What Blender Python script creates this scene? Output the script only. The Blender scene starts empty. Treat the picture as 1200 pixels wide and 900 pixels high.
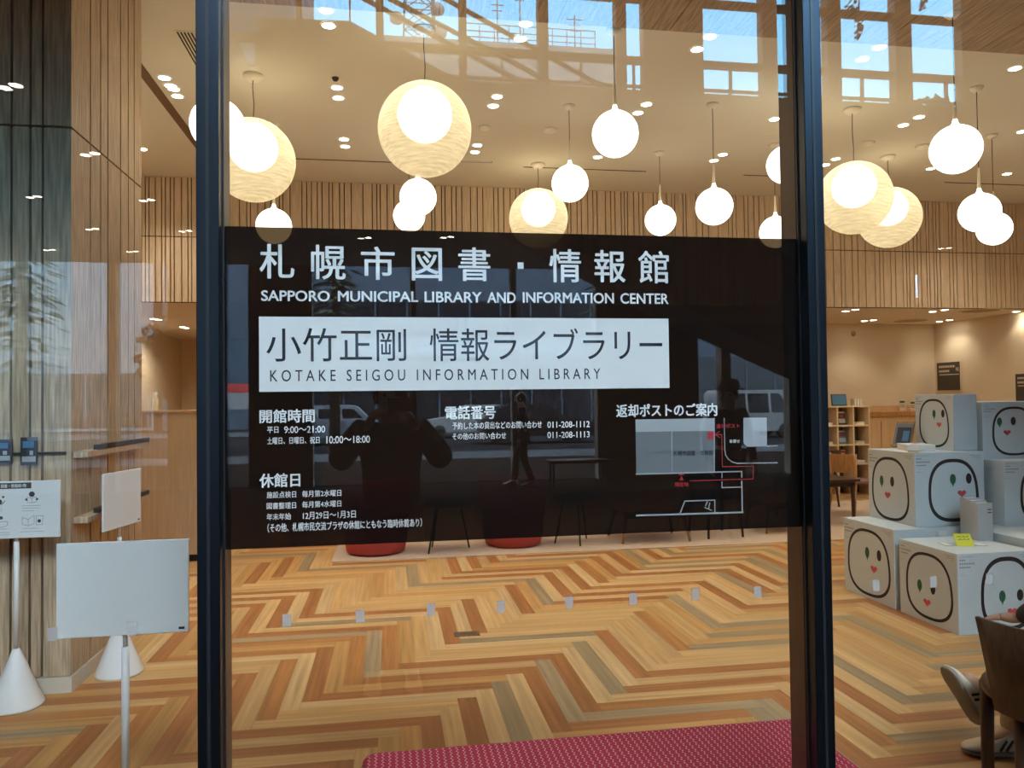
import bpy, bmesh, math, random
from mathutils import Vector, Matrix
random.seed(7)
SC = bpy.context.scene
COL = SC.collection
PI = math.pi
D2R = math.radians

# ------------------------------------------------------------------ camera
FOC = 899.07
CAM = Vector((0.0, -1.95, 1.55))
YAW, PITCH, ROLL = D2R(8.993), D2R(1.2817), D2R(-0.6905)
cf = Vector((math.sin(YAW)*math.cos(PITCH), math.cos(YAW)*math.cos(PITCH), math.sin(PITCH)))
r0 = Vector((math.cos(YAW), -math.sin(YAW), 0)); u0 = r0.cross(cf)
cr = r0*math.cos(ROLL) + u0*math.sin(ROLL)
cu = u0*math.cos(ROLL) - r0*math.sin(ROLL)
camd = bpy.data.cameras.new('camera'); cam = bpy.data.objects.new('camera', camd); COL.objects.link(cam)
cam.matrix_world = Matrix(((cr.x, cu.x, -cf.x, CAM.x), (cr.y, cu.y, -cf.y, CAM.y), (cr.z, cu.z, -cf.z, CAM.z), (0, 0, 0, 1)))
camd.sensor_fit = 'HORIZONTAL'; camd.sensor_width = 36.0; camd.lens = FOC/1200*36
camd.clip_start = 0.005; camd.clip_end = 500
SC.camera = cam

# ------------------------------------------------------------------ light settings
SC.view_settings.view_transform = 'Standard'; SC.view_settings.look = 'None'
SC.view_settings.exposure = 0.0; SC.view_settings.gamma = 1.0
SC.view_settings.use_curve_mapping = False
SKY = 13.0            # daylight sky brightness
ZENITH_GAIN = 2.6          # brightening added to the unseen upper sky for more daylight
BALL = 4.5           # opal lamp glass
INNER = 6.8          # lamp inside the large globes
SPOT = 22.0          # watts of one ceiling downlight
LENS = 30.0          # downlight lens brightness
GLASS_IOR = 1.62
try:
    SC.cycles.use_denoising = True
    SC.cycles.max_bounces = 10; SC.cycles.diffuse_bounces = 6; SC.cycles.glossy_bounces = 4
    SC.cycles.transmission_bounces = 6; SC.cycles.transparent_max_bounces = 24
    SC.cycles.caustics_reflective = False; SC.cycles.caustics_refractive = False
    SC.cycles.sample_clamp_indirect = 6.0
except Exception:
    pass
W = bpy.data.worlds.new('sky'); SC.world = W; W.use_nodes = True
nt = W.node_tree; bg = nt.nodes['Background']
tc = nt.nodes.new('ShaderNodeTexCoord'); sx = nt.nodes.new('ShaderNodeSeparateXYZ'); rmp = nt.nodes.new('ShaderNodeValToRGB')
nt.links.new(tc.outputs['Generated'], sx.inputs[0]); nt.links.new(sx.outputs['Z'], rmp.inputs[0]); nt.links.new(rmp.outputs[0], bg.inputs[0])
rmp.color_ramp.elements[0].position = 0.10; rmp.color_ramp.elements[0].color = (0.50, 0.75, 0.95, 1)
rmp.color_ramp.elements[1].position = 0.62; rmp.color_ramp.elements[1].color = (0.85, 0.92, 1.0, 1)   # white upper sky, unseen, added to whiten the daylight
for p_, c_ in ((0.28, (0.30, 0.64, 0.88, 1)), (0.47, (0.15, 0.54, 0.92, 1))):
    e_ = rmp.color_ramp.elements.new(p_); e_.color = c_
mr = nt.nodes.new('ShaderNodeMapRange'); mr.inputs['From Min'].default_value = 0.50; mr.inputs['From Max'].default_value = 0.62
mr.inputs['To Min'].default_value = SKY; mr.inputs['To Max'].default_value = SKY*ZENITH_GAIN
nt.links.new(sx.outputs['Z'], mr.inputs['Value']); nt.links.new(mr.outputs[0], bg.inputs[1])

def portal(name, x0, x1, y, z0, z1):
    l = bpy.data.lights.new(name, 'AREA'); l.shape = 'RECTANGLE'; l.size = abs(x1-x0); l.size_y = abs(z1-z0)
    l.cycles.is_portal = True
    o = bpy.data.objects.new(name, l); COL.objects.link(o)
    o.location = ((x0+x1)/2, y, (z0+z1)/2); o.rotation_euler = (PI/2, 0, PI)   # faces +Y, into the hall
    return o

# ------------------------------------------------------------------ pixel -> place on a known plane
def ray(px, py):
    return cr*((px-600)/FOC) - cu*((py-450)/FOC) + cf
def onY(px, py, Y):
    d = ray(px, py); return CAM + d*((Y-CAM.y)/d.y)
def onZ(px, py, Z):
    d = ray(px, py); return CAM + d*((Z-CAM.z)/d.z)
def onX(px, py, X):
    d = ray(px, py); return CAM + d*((X-CAM.x)/d.x)

# ------------------------------------------------------------------ materials
def nodes_of(m):
    m.use_nodes = True
    return m.node_tree, m.node_tree.nodes['Principled BSDF']
def mat(name, col, rough=0.5, metal=0.0, spec=0.5, noise=0.0, nscale=40.0, bump=0.0, stretch=None, col2=None):
    m = bpy.data.materials.new(name); t, b = nodes_of(m)
    b.inputs['Base Color'].default_value = (*col, 1); b.inputs['Roughness'].default_value = rough
    b.inputs['Metallic'].default_value = metal; b.inputs['Specular IOR Level'].default_value = spec
    if noise or bump or col2:
        tc = t.nodes.new('ShaderNodeTexCoord'); n = t.nodes.new('ShaderNodeTexNoise')
        n.inputs['Scale'].default_value = nscale; n.inputs['Detail'].default_value = 4
        src = tc.outputs['Object']
        if stretch:
            mp = t.nodes.new('ShaderNodeMapping'); mp.inputs['Scale'].default_value = stretch
            t.links.new(src, mp.inputs[0]); src = mp.outputs[0]
        t.links.new(src, n.inputs['Vector'])
        if noise or col2:
            r = t.nodes.new('ShaderNodeValToRGB'); t.links.new(n.outputs['Fac'], r.inputs[0])
            c2 = col2 or tuple(max(0, c*(1-noise)) for c in col)
            c1 = col if col2 else tuple(min(1, c*(1+noise)) for c in col)
            r.color_ramp.elements[0].position = 0.32; r.color_ramp.elements[1].position = 0.68
            r.color_ramp.elements[0].color = (*c2, 1); r.color_ramp.elements[1].color = (*c1, 1)
            t.links.new(r.outputs[0], b.inputs['Base Color'])
        if bump:
            bp = t.nodes.new('ShaderNodeBump'); bp.inputs['Strength'].default_value = bump; bp.inputs['Distance'].default_value = 0.01
            t.links.new(n.outputs['Fac'], bp.inputs['Height']); t.links.new(bp.outputs[0], b.inputs['Normal'])
    return m
def emit(name, col, s):
    m = bpy.data.materials.new(name); m.use_nodes = True; t = m.node_tree; t.nodes.clear()
    e = t.nodes.new('ShaderNodeEmission'); o = t.nodes.new('ShaderNodeOutputMaterial')
    e.inputs[0].default_value = (*col, 1); e.inputs[1].default_value = s; t.links.new(e.outputs[0], o.inputs[0]); return m

def glass_mat():
    m = bpy.data.materials.new('window_glass'); m.use_nodes = True; t = m.node_tree; t.nodes.clear()
    o = t.nodes.new('ShaderNodeOutputMaterial'); mx = t.nodes.new('ShaderNodeMixShader')
    tr = t.nodes.new('ShaderNodeBsdfTransparent'); gl = t.nodes.new('ShaderNodeBsdfGlossy'); fr = t.nodes.new('ShaderNodeFresnel')
    fr.inputs['IOR'].default_value = GLASS_IOR; gl.inputs['Roughness'].default_value = 0.0
    tr.inputs[0].default_value = (0.97, 0.985, 0.98, 1)
    # the same reflectance on both faces of the pane, whichever side the ray meets
    geo = t.nodes.new('ShaderNodeNewGeometry'); dt = t.nodes.new('ShaderNodeVectorMath'); dt.operation = 'DOT_PRODUCT'
    t.links.new(geo.outputs['Incoming'], dt.inputs[0]); t.links.new(geo.outputs['Normal'], dt.inputs[1])
    ab = t.nodes.new('ShaderNodeMath'); ab.operation = 'ABSOLUTE'; t.links.new(dt.outputs['Value'], ab.inputs[0])
    om = t.nodes.new('ShaderNodeMath'); om.operation = 'SUBTRACT'; om.inputs[0].default_value = 1.0; t.links.new(ab.outputs[0], om.inputs[1])
    pw = t.nodes.new('ShaderNodeMath'); pw.operation = 'POWER'; pw.inputs[1].default_value = 5.0; t.links.new(om.outputs[0], pw.inputs[0])
    f0 = ((GLASS_IOR-1)/(GLASS_IOR+1))**2
    ma = t.nodes.new('ShaderNodeMath'); ma.operation = 'MULTIPLY_ADD'; ma.inputs[1].default_value = 1-f0; ma.inputs[2].default_value = f0
    t.links.new(pw.outputs[0], ma.inputs[0]); t.nodes.remove(fr)
    t.links.new(ma.outputs[0], mx.inputs[0]); t.links.new(tr.outputs[0], mx.inputs[1]); t.links.new(gl.outputs[0], mx.inputs[2])
    t.links.new(mx.outputs[0], o.inputs[0]); return m
def film_mat(name, tint, keep, dif):
    m = bpy.data.materials.new(name); m.use_nodes = True; t = m.node_tree; t.nodes.clear()
    o = t.nodes.new('ShaderNodeOutputMaterial'); mx = t.nodes.new('ShaderNodeMixShader')
    tr = t.nodes.new('ShaderNodeBsdfTransparent'); d = t.nodes.new('ShaderNodeBsdfDiffuse')
    tr.inputs[0].default_value = (*tint, 1); d.inputs[0].default_value = (*dif, 1); mx.inputs[0].default_value = 1-keep
    t.links.new(tr.outputs[0], mx.inputs[1]); t.links.new(d.outputs[0], mx.inputs[2]); t.links.new(mx.outputs[0], o.inputs[0]); return m

def M_(t, op, a, b=None):
    n = t.nodes.new('ShaderNodeMath'); n.operation = op
    for k, v in ((0, a), (1, b)):
        if v is None: continue
        if isinstance(v, (int, float)): n.inputs[k].default_value = v
        else: t.links.new(v, n.inputs[k])
    return n.outputs[0]
def floor_mat():
    m = bpy.data.materials.new('herringbone_plank_floor'); t, b = nodes_of(m)
    geo = t.nodes.new('ShaderNodeNewGeometry'); s = t.nodes.new('ShaderNodeSeparateXYZ'); t.links.new(geo.outputs['Position'], s.inputs[0])
    n = 9
    x = M_(t, 'DIVIDE', M_(t, 'SUBTRACT', s.outputs[0], 0.03), 0.1); y = M_(t, 'DIVIDE', M_(t, 'SUBTRACT', s.outputs[1], 0.795), 0.1)
    i = M_(t, 'FLOOR', x); j = M_(t, 'FLOOR', y); d = M_(t, 'SUBTRACT', i, j)
    k = M_(t, 'FLOOR', M_(t, 'DIVIDE', M_(t, 'ADD', d, 0.001), 2*n)); sm = M_(t, 'SUBTRACT', d, M_(t, 'MULTIPLY', k, 2*n))
    isv = M_(t, 'GREATER_THAN', sm, n-0.5)
    cH = M_(t, 'ADD', j, M_(t, 'MULTIPLY', k, n-1)); cV = M_(t, 'SUBTRACT', M_(t, 'SUBTRACT', i, n), M_(t, 'MULTIPLY', k, n+1))
    def sel(a, bb): return M_(t, 'ADD', M_(t, 'MULTIPLY', a, M_(t, 'SUBTRACT', 1.0, isv)), M_(t, 'MULTIPLY', bb, isv))
    c = sel(cH, cV)
    def rnd(a, bb, off):
        cv = t.nodes.new('ShaderNodeCombineXYZ'); t.links.new(M_(t, 'ADD', a, off), cv.inputs[0])
        if bb is not None: t.links.new(bb, cv.inputs[1])
        w = t.nodes.new('ShaderNodeTexWhiteNoise'); w.noise_dimensions = '2D'; t.links.new(cv.outputs[0], w.inputs['Vector']); return w.outputs['Value']
    plank = M_(t, 'ADD', M_(t, 'MULTIPLY', k, 2.0), isv)
    rc = rnd(c, None, 0.37); rp = rnd(c, plank, 20.61); rq = rnd(c, plank, 71.13)
    usec = M_(t, 'GREATER_THAN', rq, 0.35)
    pick = M_(t, 'ADD', M_(t, 'MULTIPLY', rc, usec), M_(t, 'MULTIPLY', rp, M_(t, 'SUBTRACT', 1.0, usec)))
    # chains alternate between the pale third of the ramp and the mixed rest
    c3 = M_(t, 'SUBTRACT', c, M_(t, 'MULTIPLY', M_(t, 'FLOOR', M_(t, 'DIVIDE', M_(t, 'ADD', c, 0.01), 2.0)), 2.0))
    odd = M_(t, 'GREATER_THAN', c3, 0.5)
    pick = M_(t, 'ADD', M_(t, 'MULTIPLY', odd, M_(t, 'MULTIPLY', pick, 0.46)), M_(t, 'MULTIPLY', M_(t, 'SUBTRACT', 1.0, odd), M_(t, 'ADD', 0.48, M_(t, 'MULTIPLY', pick, 0.52))))
    rm = t.nodes.new('ShaderNodeValToRGB'); rm.color_ramp.interpolation = 'CONSTANT'
    cols = [(0.0, (0.56, 0.345, 0.15)), (0.19, (0.58, 0.38, 0.18)), (0.32, (0.50, 0.27, 0.095)), (0.42, (0.37, 0.265, 0.15)), (0.47, (0.37, 0.150, 0.050)), (0.66, (0.45, 0.195, 0.060)), (0.77, (0.34, 0.245, 0.135)), (0.92, (0.54, 0.32, 0.125))]
    rm.color_ramp.elements[0].color = (*cols[0][1], 1); rm.color_ramp.elements[1].position = cols[1][0]; rm.color_ramp.elements[1].color = (*cols[1][1], 1)
    for p, cc in cols[2:]:
        e = rm.color_ramp.elements.new(p); e.color = (*cc, 1)
    t.links.new(pick, rm.inputs[0])
    # grain running along each plank
    gx = sel(M_(t, 'MULTIPLY', s.outputs[0], 1.2), M_(t, 'MULTIPLY', s.outputs[0], 34.0))
    gy = sel(M_(t, 'MULTIPLY', s.outputs[1], 34.0), M_(t, 'MULTIPLY', s.outputs[1], 1.2))
    cv = t.nodes.new('ShaderNodeCombineXYZ'); t.links.new(gx, cv.inputs[0]); t.links.new(gy, cv.inputs[1]); t.links.new(M_(t, 'MULTIPLY', rp, 30.0), cv.inputs[2])
    nz = t.nodes.new('ShaderNodeTexNoise'); nz.inputs['Scale'].default_value = 1.0; nz.inputs['Detail'].default_value = 5; t.links.new(cv.outputs[0], nz.inputs['Vector'])
    g = M_(t, 'ADD', 0.52, M_(t, 'MULTIPLY', nz.outputs['Fac'], 0.96))
    g = M_(t, 'MULTIPLY', g, M_(t, 'ADD', 0.92, M_(t, 'MULTIPLY', rq, 0.16)))
    # fine joint between planks
    fx = M_(t, 'FRACT', x); fy = M_(t, 'FRACT', y)
    across = sel(fy, fx)
    edge = M_(t, 'LESS_THAN', M_(t, 'MINIMUM', across, M_(t, 'SUBTRACT', 1.0, across)), 0.012)
    g = M_(t, 'MULTIPLY', g, M_(t, 'SUBTRACT', 1.0, M_(t, 'MULTIPLY', edge, 0.25)))
    mx = t.nodes.new('ShaderNodeMix'); mx.data_type = 'RGBA'; mx.blend_type = 'MULTIPLY'; mx.inputs[0].default_value = 1.0
    t.links.new(rm.outputs[0], mx.inputs[6]); cb = t.nodes.new('ShaderNodeCombineXYZ')
    for q in range(3): t.links.new(g, cb.inputs[q])
    t.links.new(cb.outputs[0], mx.inputs[7]); t.links.new(mx.outputs[2], b.inputs['Base Color'])
    b.inputs['Roughness'].default_value = 0.42; b.inputs['Specular IOR Level'].default_value = 0.35
    return m
def bench_mat():
    m = bpy.data.materials.new('red_woven_fabric'); t, b = nodes_of(m)
    geo = t.nodes.new('ShaderNodeNewGeometry'); s = t.nodes.new('ShaderNodeSeparateXYZ'); t.links.new(geo.outputs['Position'], s.inputs[0])
    px, py = 0.0215, 0.0115
    x = M_(t, 'DIVIDE', s.outputs[0], px); y = M_(t, 'DIVIDE', s.outputs[1], py)
    row = M_(t, 'FLOOR', y); x2 = M_(t, 'ADD', x, M_(t, 'MULTIPLY', M_(t, 'MODULO', row, 2.0), 0.18))
    fx = M_(t, 'ABSOLUTE', M_(t, 'SUBTRACT', M_(t, 'FRACT', x2), 0.5)); fy = M_(t, 'ABSOLUTE', M_(t, 'SUBTRACT', M_(t, 'FRACT', y), 0.5))
    dot = M_(t, 'MULTIPLY', M_(t, 'LESS_THAN', fx, 0.105), M_(t, 'LESS_THAN', fy, 0.26))
    mx = t.nodes.new('ShaderNodeMix'); mx.data_type = 'RGBA'; t.links.new(dot, mx.inputs[0])
    mx.inputs[6].default_value = (0.37, 0.018, 0.05, 1); mx.inputs[7].default_value = (0.70, 0.45, 0.42, 1)
    t.links.new(mx.outputs[2], b.inputs['Base Color']); b.inputs['Roughness'].default_value = 0.85; return m
def shell_mat():
    m = bpy.data.materials.new('rippled_globe_glass'); m.use_nodes = True; t = m.node_tree; t.nodes.clear()
    o = t.nodes.new('ShaderNodeOutputMaterial'); mx = t.nodes.new('ShaderNodeMixShader'); m2 = t.nodes.new('ShaderNodeMixShader')
    tr = t.nodes.new('ShaderNodeBsdfTransparent'); tl = t.nodes.new('ShaderNodeBsdfTranslucent'); df = t.nodes.new('ShaderNodeBsdfDiffuse')
    tc = t.nodes.new('ShaderNodeTexCoord'); mp = t.nodes.new('ShaderNodeMapping'); mp.inputs['Scale'].default_value = (5.0, 5.0, 46.0); mp.inputs['Rotation'].default_value = (0.35, 0.2, 0)
    nz = t.nodes.new('ShaderNodeTexNoise'); nz.inputs['Scale'].default_value = 1.6; nz.inputs['Detail'].default_value = 5; nz.inputs['Roughness'].default_value = 0.6
    t.links.new(tc.outputs['Object'], mp.inputs[0]); t.links.new(mp.outputs[0], nz.inputs['Vector'])
    r = t.nodes.new('ShaderNodeValToRGB'); t.links.new(nz.outputs['Fac'], r.inputs[0])
    r.color_ramp.elements[0].position = 0.34; r.color_ramp.elements[1].position = 0.66
    r.color_ramp.elements[0].color = (0.62, 0.57, 0.43, 1); r.color_ramp.elements[1].color = (0.92, 0.87, 0.72, 1)
    t.links.new(r.outputs[0], tl.inputs[0]); t.links.new(r.outputs[0], df.inputs[0]); tr.inputs[0].default_value = (1, 0.97, 0.9, 1)
    mx.inputs[0].default_value = 0.72; m2.inputs[0].default_value = 0.40
    t.links.new(tl.outputs[0], m2.inputs[1]); t.links.new(df.outputs[0], m2.inputs[2])
    t.links.new(tr.outputs[0], mx.inputs[1]); t.links.new(m2.outputs[0], mx.inputs[2]); t.links.new(mx.outputs[0], o.inputs[0]); return m

def wood(name, col, rough=0.5, vert=True, contrast=0.25, scale=9.0):
    return mat(name, col, rough, 0, 0.35, noise=contrast, nscale=scale, stretch=(9, 9, 0.5) if vert else (9, 0.5, 9))

m = {}
m['floor'] = floor_mat(); m['glass'] = glass_mat(); m['bench'] = bench_mat(); m['shell'] = shell_mat()
m['ceil'] = mat('white_ceiling_paint', (0.72, 0.68, 0.57), 0.9)
m['soffit'] = mat('low_ceiling_paint', (0.78, 0.70, 0.58), 0.9)
m['wall'] = mat('beige_wall_paint', (0.74, 0.63, 0.47), 0.9, noise=0.03, nscale=3)
m['ceilwood'] = mat('brown_wood_ceiling_board', (0.36, 0.25, 0.15), 0.6, noise=0.35, nscale=9, stretch=(9, 0.5, 9))
m['slat'] = wood('pale_wood_slat', (0.64, 0.49, 0.34), 0.55, contrast=0.16)
m['colslat'] = wood('pale_wood_cladding', (0.50, 0.37, 0.245), 0.55, contrast=0.30)
m['gap'] = mat('dark_groove', (0.035, 0.022, 0.014), 0.9)
m['skirt'] = mat('pale_skirting', (0.62, 0.55, 0.45), 0.5)
m['black'] = mat('black_metal_frame', (0.018, 0.020, 0.024), 0.35, 0.0, 0.5)
m['blackcap'] = mat('anodised_black_cap', (0.035, 0.045, 0.058), 0.32, 0.9)
m['innerframe'] = mat('dark_bronze_inner_frame', (0.20, 0.14, 0.10), 0.45, 0.3)
m['film'] = film_mat('smoked_black_film', (1.0, 0.84, 0.62), 0.175, (0.009, 0.008, 0.008))
m['white'] = mat('white_vinyl', (0.86, 0.86, 0.86), 0.6)
m['navy'] = mat('dark_lettering', (0.012, 0.016, 0.030), 0.6)
m['mapgrey'] = mat('map_slate_vinyl', (0.17, 0.185, 0.20), 0.6)
m['mappale'] = mat('map_pale_vinyl', (0.42, 0.44, 0.46), 0.6)
m['mapred'] = mat('map_red_vinyl', (0.55, 0.035, 0.045), 0.6)
m['sticker'] = film_mat('frosted_sticker', (0.95, 0.95, 0.95), 0.50, (0.50, 0.50, 0.50))
m['ball'] = emit('lit_opal_glass', (1.0, 0.89, 0.71), BALL)
m['inner'] = emit('lit_inner_globe', (1.0, 0.86, 0.64), INNER)
m['neck'] = mat('cream_glass_neck', (0.85, 0.74, 0.52), 0.4)
m['lens'] = emit('lit_downlight_lens', (1.0, 0.90, 0.74), LENS)
m['cable'] = mat('dark_cable', (0.06, 0.05, 0.04), 0.6)
m['canopy'] = mat('cream_ceiling_rose', (0.86, 0.80, 0.68), 0.5)
m['plastic'] = mat('white_metal_paint', (0.80, 0.80, 0.78), 0.45)
m['board'] = mat('white_sign_board', (0.80, 0.81, 0.80), 0.55)
m['ink'] = mat('grey_printing_ink', (0.07, 0.07, 0.065), 0.7)
m['greyink'] = mat('pale_grey_small_print', (0.25, 0.24, 0.23), 0.7)
m['dark'] = mat('dark_plastic', (0.02, 0.02, 0.022), 0.4)
m['card'] = mat('white_printed_cardboard', (0.60, 0.67, 0.69), 0.75)
m['cardedge'] = mat('plain_grey_cardboard', (0.62, 0.62, 0.58), 0.8, noise=0.05, nscale=60)
m['outline'] = mat('dark_brown_print', (0.030, 0.020, 0.022), 0.7)
m['leaf_print'] = mat('green_print', (0.025, 0.13, 0.065), 0.7)
m['heart'] = mat('coral_print', (0.66, 0.10, 0.11), 0.7)
m['yellow'] = mat('yellow_card', (0.72, 0.70, 0.06), 0.7)
m['paper'] = mat('white_paper', (0.80, 0.79, 0.75), 0.7)
m['greybook'] = mat('grey_cover', (0.50, 0.50, 0.50), 0.6)
m['kraft'] = mat('kraft_brown_card', (0.45, 0.32, 0.18), 0.8)
m['greenprint'] = mat('pale_green_leaflet', (0.42, 0.52, 0.48), 0.5)
m['rug'] = mat('beige_carpet', (0.55, 0.42, 0.32), 0.95, noise=0.12, nscale=120, bump=0.2)
m['redfab'] = mat('red_upholstery', (0.45, 0.055, 0.035), 0.85, noise=0.08, nscale=200)
m['woodleg'] = wood('oak_leg', (0.36, 0.20, 0.09), 0.5)
m['darkwood'] = wood('dark_walnut', (0.060, 0.028, 0.014), 0.40, contrast=0.30)
m['orangewood'] = wood('warm_oak_panel', (0.52, 0.27, 0.10), 0.45)
m['mauve'] = mat('mauve_seat_fabric', (0.24, 0.12, 0.12), 0.9)
m['ply'] = wood('pale_plywood', (0.70, 0.49, 0.28), 0.5, contrast=0.08, scale=4)
m['shelfwood'] = wood('pale_shelf_wood', (0.78, 0.60, 0.38), 0.5, contrast=0.06)
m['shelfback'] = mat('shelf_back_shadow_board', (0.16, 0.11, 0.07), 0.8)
m['poster'] = mat('dark_brown_poster', (0.055, 0.045, 0.035), 0.6)
m['cream'] = mat('cream_print', (0.70, 0.62, 0.48), 0.7)
m['blueprint'] = mat('blue_cover_print', (0.07, 0.20, 0.36), 0.4)
m['redprint'] = mat('red_cover_print', (0.42, 0.06, 0.05), 0.5)
m['blackprint'] = mat('black_cover_print', (0.03, 0.035, 0.045), 0.5)
m['skin'] = mat('skin', (0.52, 0.31, 0.21), 0.6)
m['beige'] = mat('beige_trouser_cloth', (0.36, 0.25, 0.15), 0.9, noise=0.12, nscale=30)
m['shoe'] = mat('white_sneaker_leather', (0.68, 0.62, 0.50), 0.6)
m['sole'] = mat('grey_rubber_sole', (0.30, 0.27, 0.22), 0.8)
m['shirt'] = mat('charcoal_cloth', (0.05, 0.05, 0.055), 0.9)
m['navycloth'] = mat('dark_navy_cloth', (0.015, 0.017, 0.024), 0.9)
m['hair'] = mat('black_hair', (0.012, 0.010, 0.009), 0.6)
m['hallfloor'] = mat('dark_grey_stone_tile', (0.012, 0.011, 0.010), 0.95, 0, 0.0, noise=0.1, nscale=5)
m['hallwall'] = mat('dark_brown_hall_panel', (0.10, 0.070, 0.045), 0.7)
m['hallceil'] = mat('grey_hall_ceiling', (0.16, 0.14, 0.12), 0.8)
m['asphalt'] = mat('grey_asphalt', (0.012, 0.014, 0.017), 1.0, 0, 0.0, noise=0.1, nscale=8)
m['pave'] = mat('pale_pavement', (0.045, 0.054, 0.063), 1.0, 0, 0.0, noise=0.1, nscale=4)
m['concrete'] = mat('pale_blue_grey_cladding', (0.06, 0.085, 0.115), 0.9, 0, 0.1)
m['concrete3'] = mat('pale_grey_render', (0.25, 0.28, 0.31), 0.9, 0, 0.1)
m['concrete2'] = mat('weathered_beige_render', (0.19, 0.185, 0.18), 0.9, 0, 0.1, noise=0.08, nscale=0.6)
m['darkglass'] = mat('dark_building_glass', (0.012, 0.014, 0.018), 0.15)
m['steel'] = mat('grey_galvanised_steel', (0.18, 0.18, 0.18), 0.5, 0.3)
m['leaf'] = mat('dark_green_foliage', (0.030, 0.052, 0.022), 0.8, noise=0.4, nscale=3)
m['bark'] = mat('brown_bark', (0.06, 0.045, 0.03), 0.9)
m['vine'] = mat('ochre_vine_leaf', (0.07, 0.045, 0.012), 0.8)
m['carwhite'] = mat('white_car_paint', (0.26, 0.28, 0.30), 0.3)
m['carblue'] = mat('pale_blue_car_paint', (0.15, 0.20, 0.25), 0.3)
m['carblack'] = mat('black_car_paint', (0.014, 0.016, 0.020), 0.2)
m['tyre'] = mat('black_tyre_rubber', (0.015, 0.015, 0.015), 0.8)
m['signred'] = mat('red_sign_paint', (0.42, 0.035, 0.03), 0.6)

# ------------------------------------------------------------------ mesh building
class MB:
    def __init__(self): self.bm = bmesh.new(); self.mats = []
    def _mi(self, mt):
        if mt is None: return 0
        if mt not in self.mats: self.mats.append(mt)
        return self.mats.index(mt)
    def face(self, pts, mt=None, smooth=False):
        vs = [self.bm.verts.new(p) for p in pts]
        try: f = self.bm.faces.new(vs)
        except ValueError: return
        f.material_index = self._mi(mt); f.smooth = smooth; return f
    def box(self, x0, x1, y0, y1, z0, z1, mt=None, M=None, bevel=0.0):
        ps = [Vector((x, y, z)) for z in (z0, z1) for y in (y0, y1) for x in (x0, x1)]
        if M is not None: ps = [M @ p for p in ps]
        v = [self.bm.verts.new(p) for p in ps]; mi = self._mi(mt); fs = []
        for q in ((0, 2, 3, 1), (4, 5, 7, 6), (0, 1, 5, 4), (2, 6, 7, 3), (0, 4, 6, 2), (1, 3, 7, 5)):
            f = self.bm.faces.new([v[k] for k in q]); f.material_index = mi; fs.append(f)
        if bevel:
            es = set(e for f in fs for e in f.edges)
            r = bmesh.ops.bevel(self.bm, geom=list(es), offset=bevel, segments=3, profile=0.5, affect='EDGES', clamp_overlap=True)
            for f in r['faces']: f.material_index = mi; f.smooth = True
        return self
    def tube(self, pts, r, seg=8, mt=None, caps=True):
        rs = r if isinstance(r, (list, tuple)) else [r]*len(pts); pts = [Vector(p) for p in pts]; rings = []; mi = self._mi(mt)
        for k, p in enumerate(pts):
            d = (pts[min(k+1, len(pts)-1)]-pts[max(k-1, 0)]).normalized()
            a = d.cross(Vector((0, 0, 1)) if abs(d.z) < 0.95 else Vector((1, 0, 0))).normalized(); b = d.cross(a)
            rings.append([self.bm.verts.new(p+(a*math.cos(2*PI*s/seg)+b*math.sin(2*PI*s/seg))*rs[k]) for s in range(seg)])
        for k in range(len(rings)-1):
            for s in range(seg):
                f = self.bm.faces.new((rings[k][s], rings[k][(s+1) % seg], rings[k+1][(s+1) % seg], rings[k+1][s])); f.smooth = True; f.material_index = mi
        if caps:
            for q in (rings[0], rings[-1]):
                f = self.bm.faces.new(q); f.material_index = mi
        return self
    def lathe(self, prof, c=(0, 0, 0), seg=24, mt=None, M=None):
        c = Vector(c); rings = []; mi = self._mi(mt)
        for r, z in prof:
            if r < 1e-6:
                p = Vector((0, 0, z)); rings.append([self.bm.verts.new((M @ p if M else p)+c)])
            else:
                ring = []
                for s in range(seg):
                    p = Vector((r*math.cos(2*PI*s/seg), r*math.sin(2*PI*s/seg), z)); ring.append(self.bm.verts.new((M @ p if M else p)+c))
                rings.append(ring)
        for a, b in zip(rings, rings[1:]):
            for s in range(seg):
                t = (s+1) % seg
                if len(a) == 1 and len(b) == 1: continue
                q = (a[0], b[t], b[s]) if len(a) == 1 else (a[s], a[t], b[0]) if len(b) == 1 else (a[s], a[t], b[t], b[s])
                f = self.bm.faces.new(q); f.smooth = True; f.material_index = mi
        return self
    def loft(self, rings, mt=None, smooth=True, caps=True):
        mi = self._mi(mt); R = [[self.bm.verts.new(p) for p in ring] for ring in rings]; n = len(R[0])
        for a, b in zip(R, R[1:]):
            for s in range(n):
                t = (s+1) % n; f = self.bm.faces.new((a[s], a[t], b[t], b[s])); f.smooth = smooth; f.material_index = mi
        if caps:
            for q in (R[0], R[-1]):
                f = self.bm.faces.new(q); f.material_index = mi; f.smooth = smooth
        return self
    def build(self, name, mt=None, parent=None, loc=None, mods=()):
        if mt is not None: self.mats = [mt] + [x for x in self.mats if x is not mt] if not self.mats or self.mats[0] is mt else self.mats
        bmesh.ops.recalc_face_normals(self.bm, faces=self.bm.faces[:])
        me = bpy.data.meshes.new(name); self.bm.to_mesh(me); self.bm.free()
        for x in (self.mats or [mt]): me.materials.append(x)
        if not self.mats and mt is None: pass
        o = bpy.data.objects.new(name, me); COL.objects.link(o)
        if parent is not None: o.parent = parent
        if loc is not None: o.location = loc
        return o
def sphere_prof(r, n=12): return [(r*math.sin(PI*k/n), -r*math.cos(PI*k/n)) for k in range(n+1)]

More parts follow.
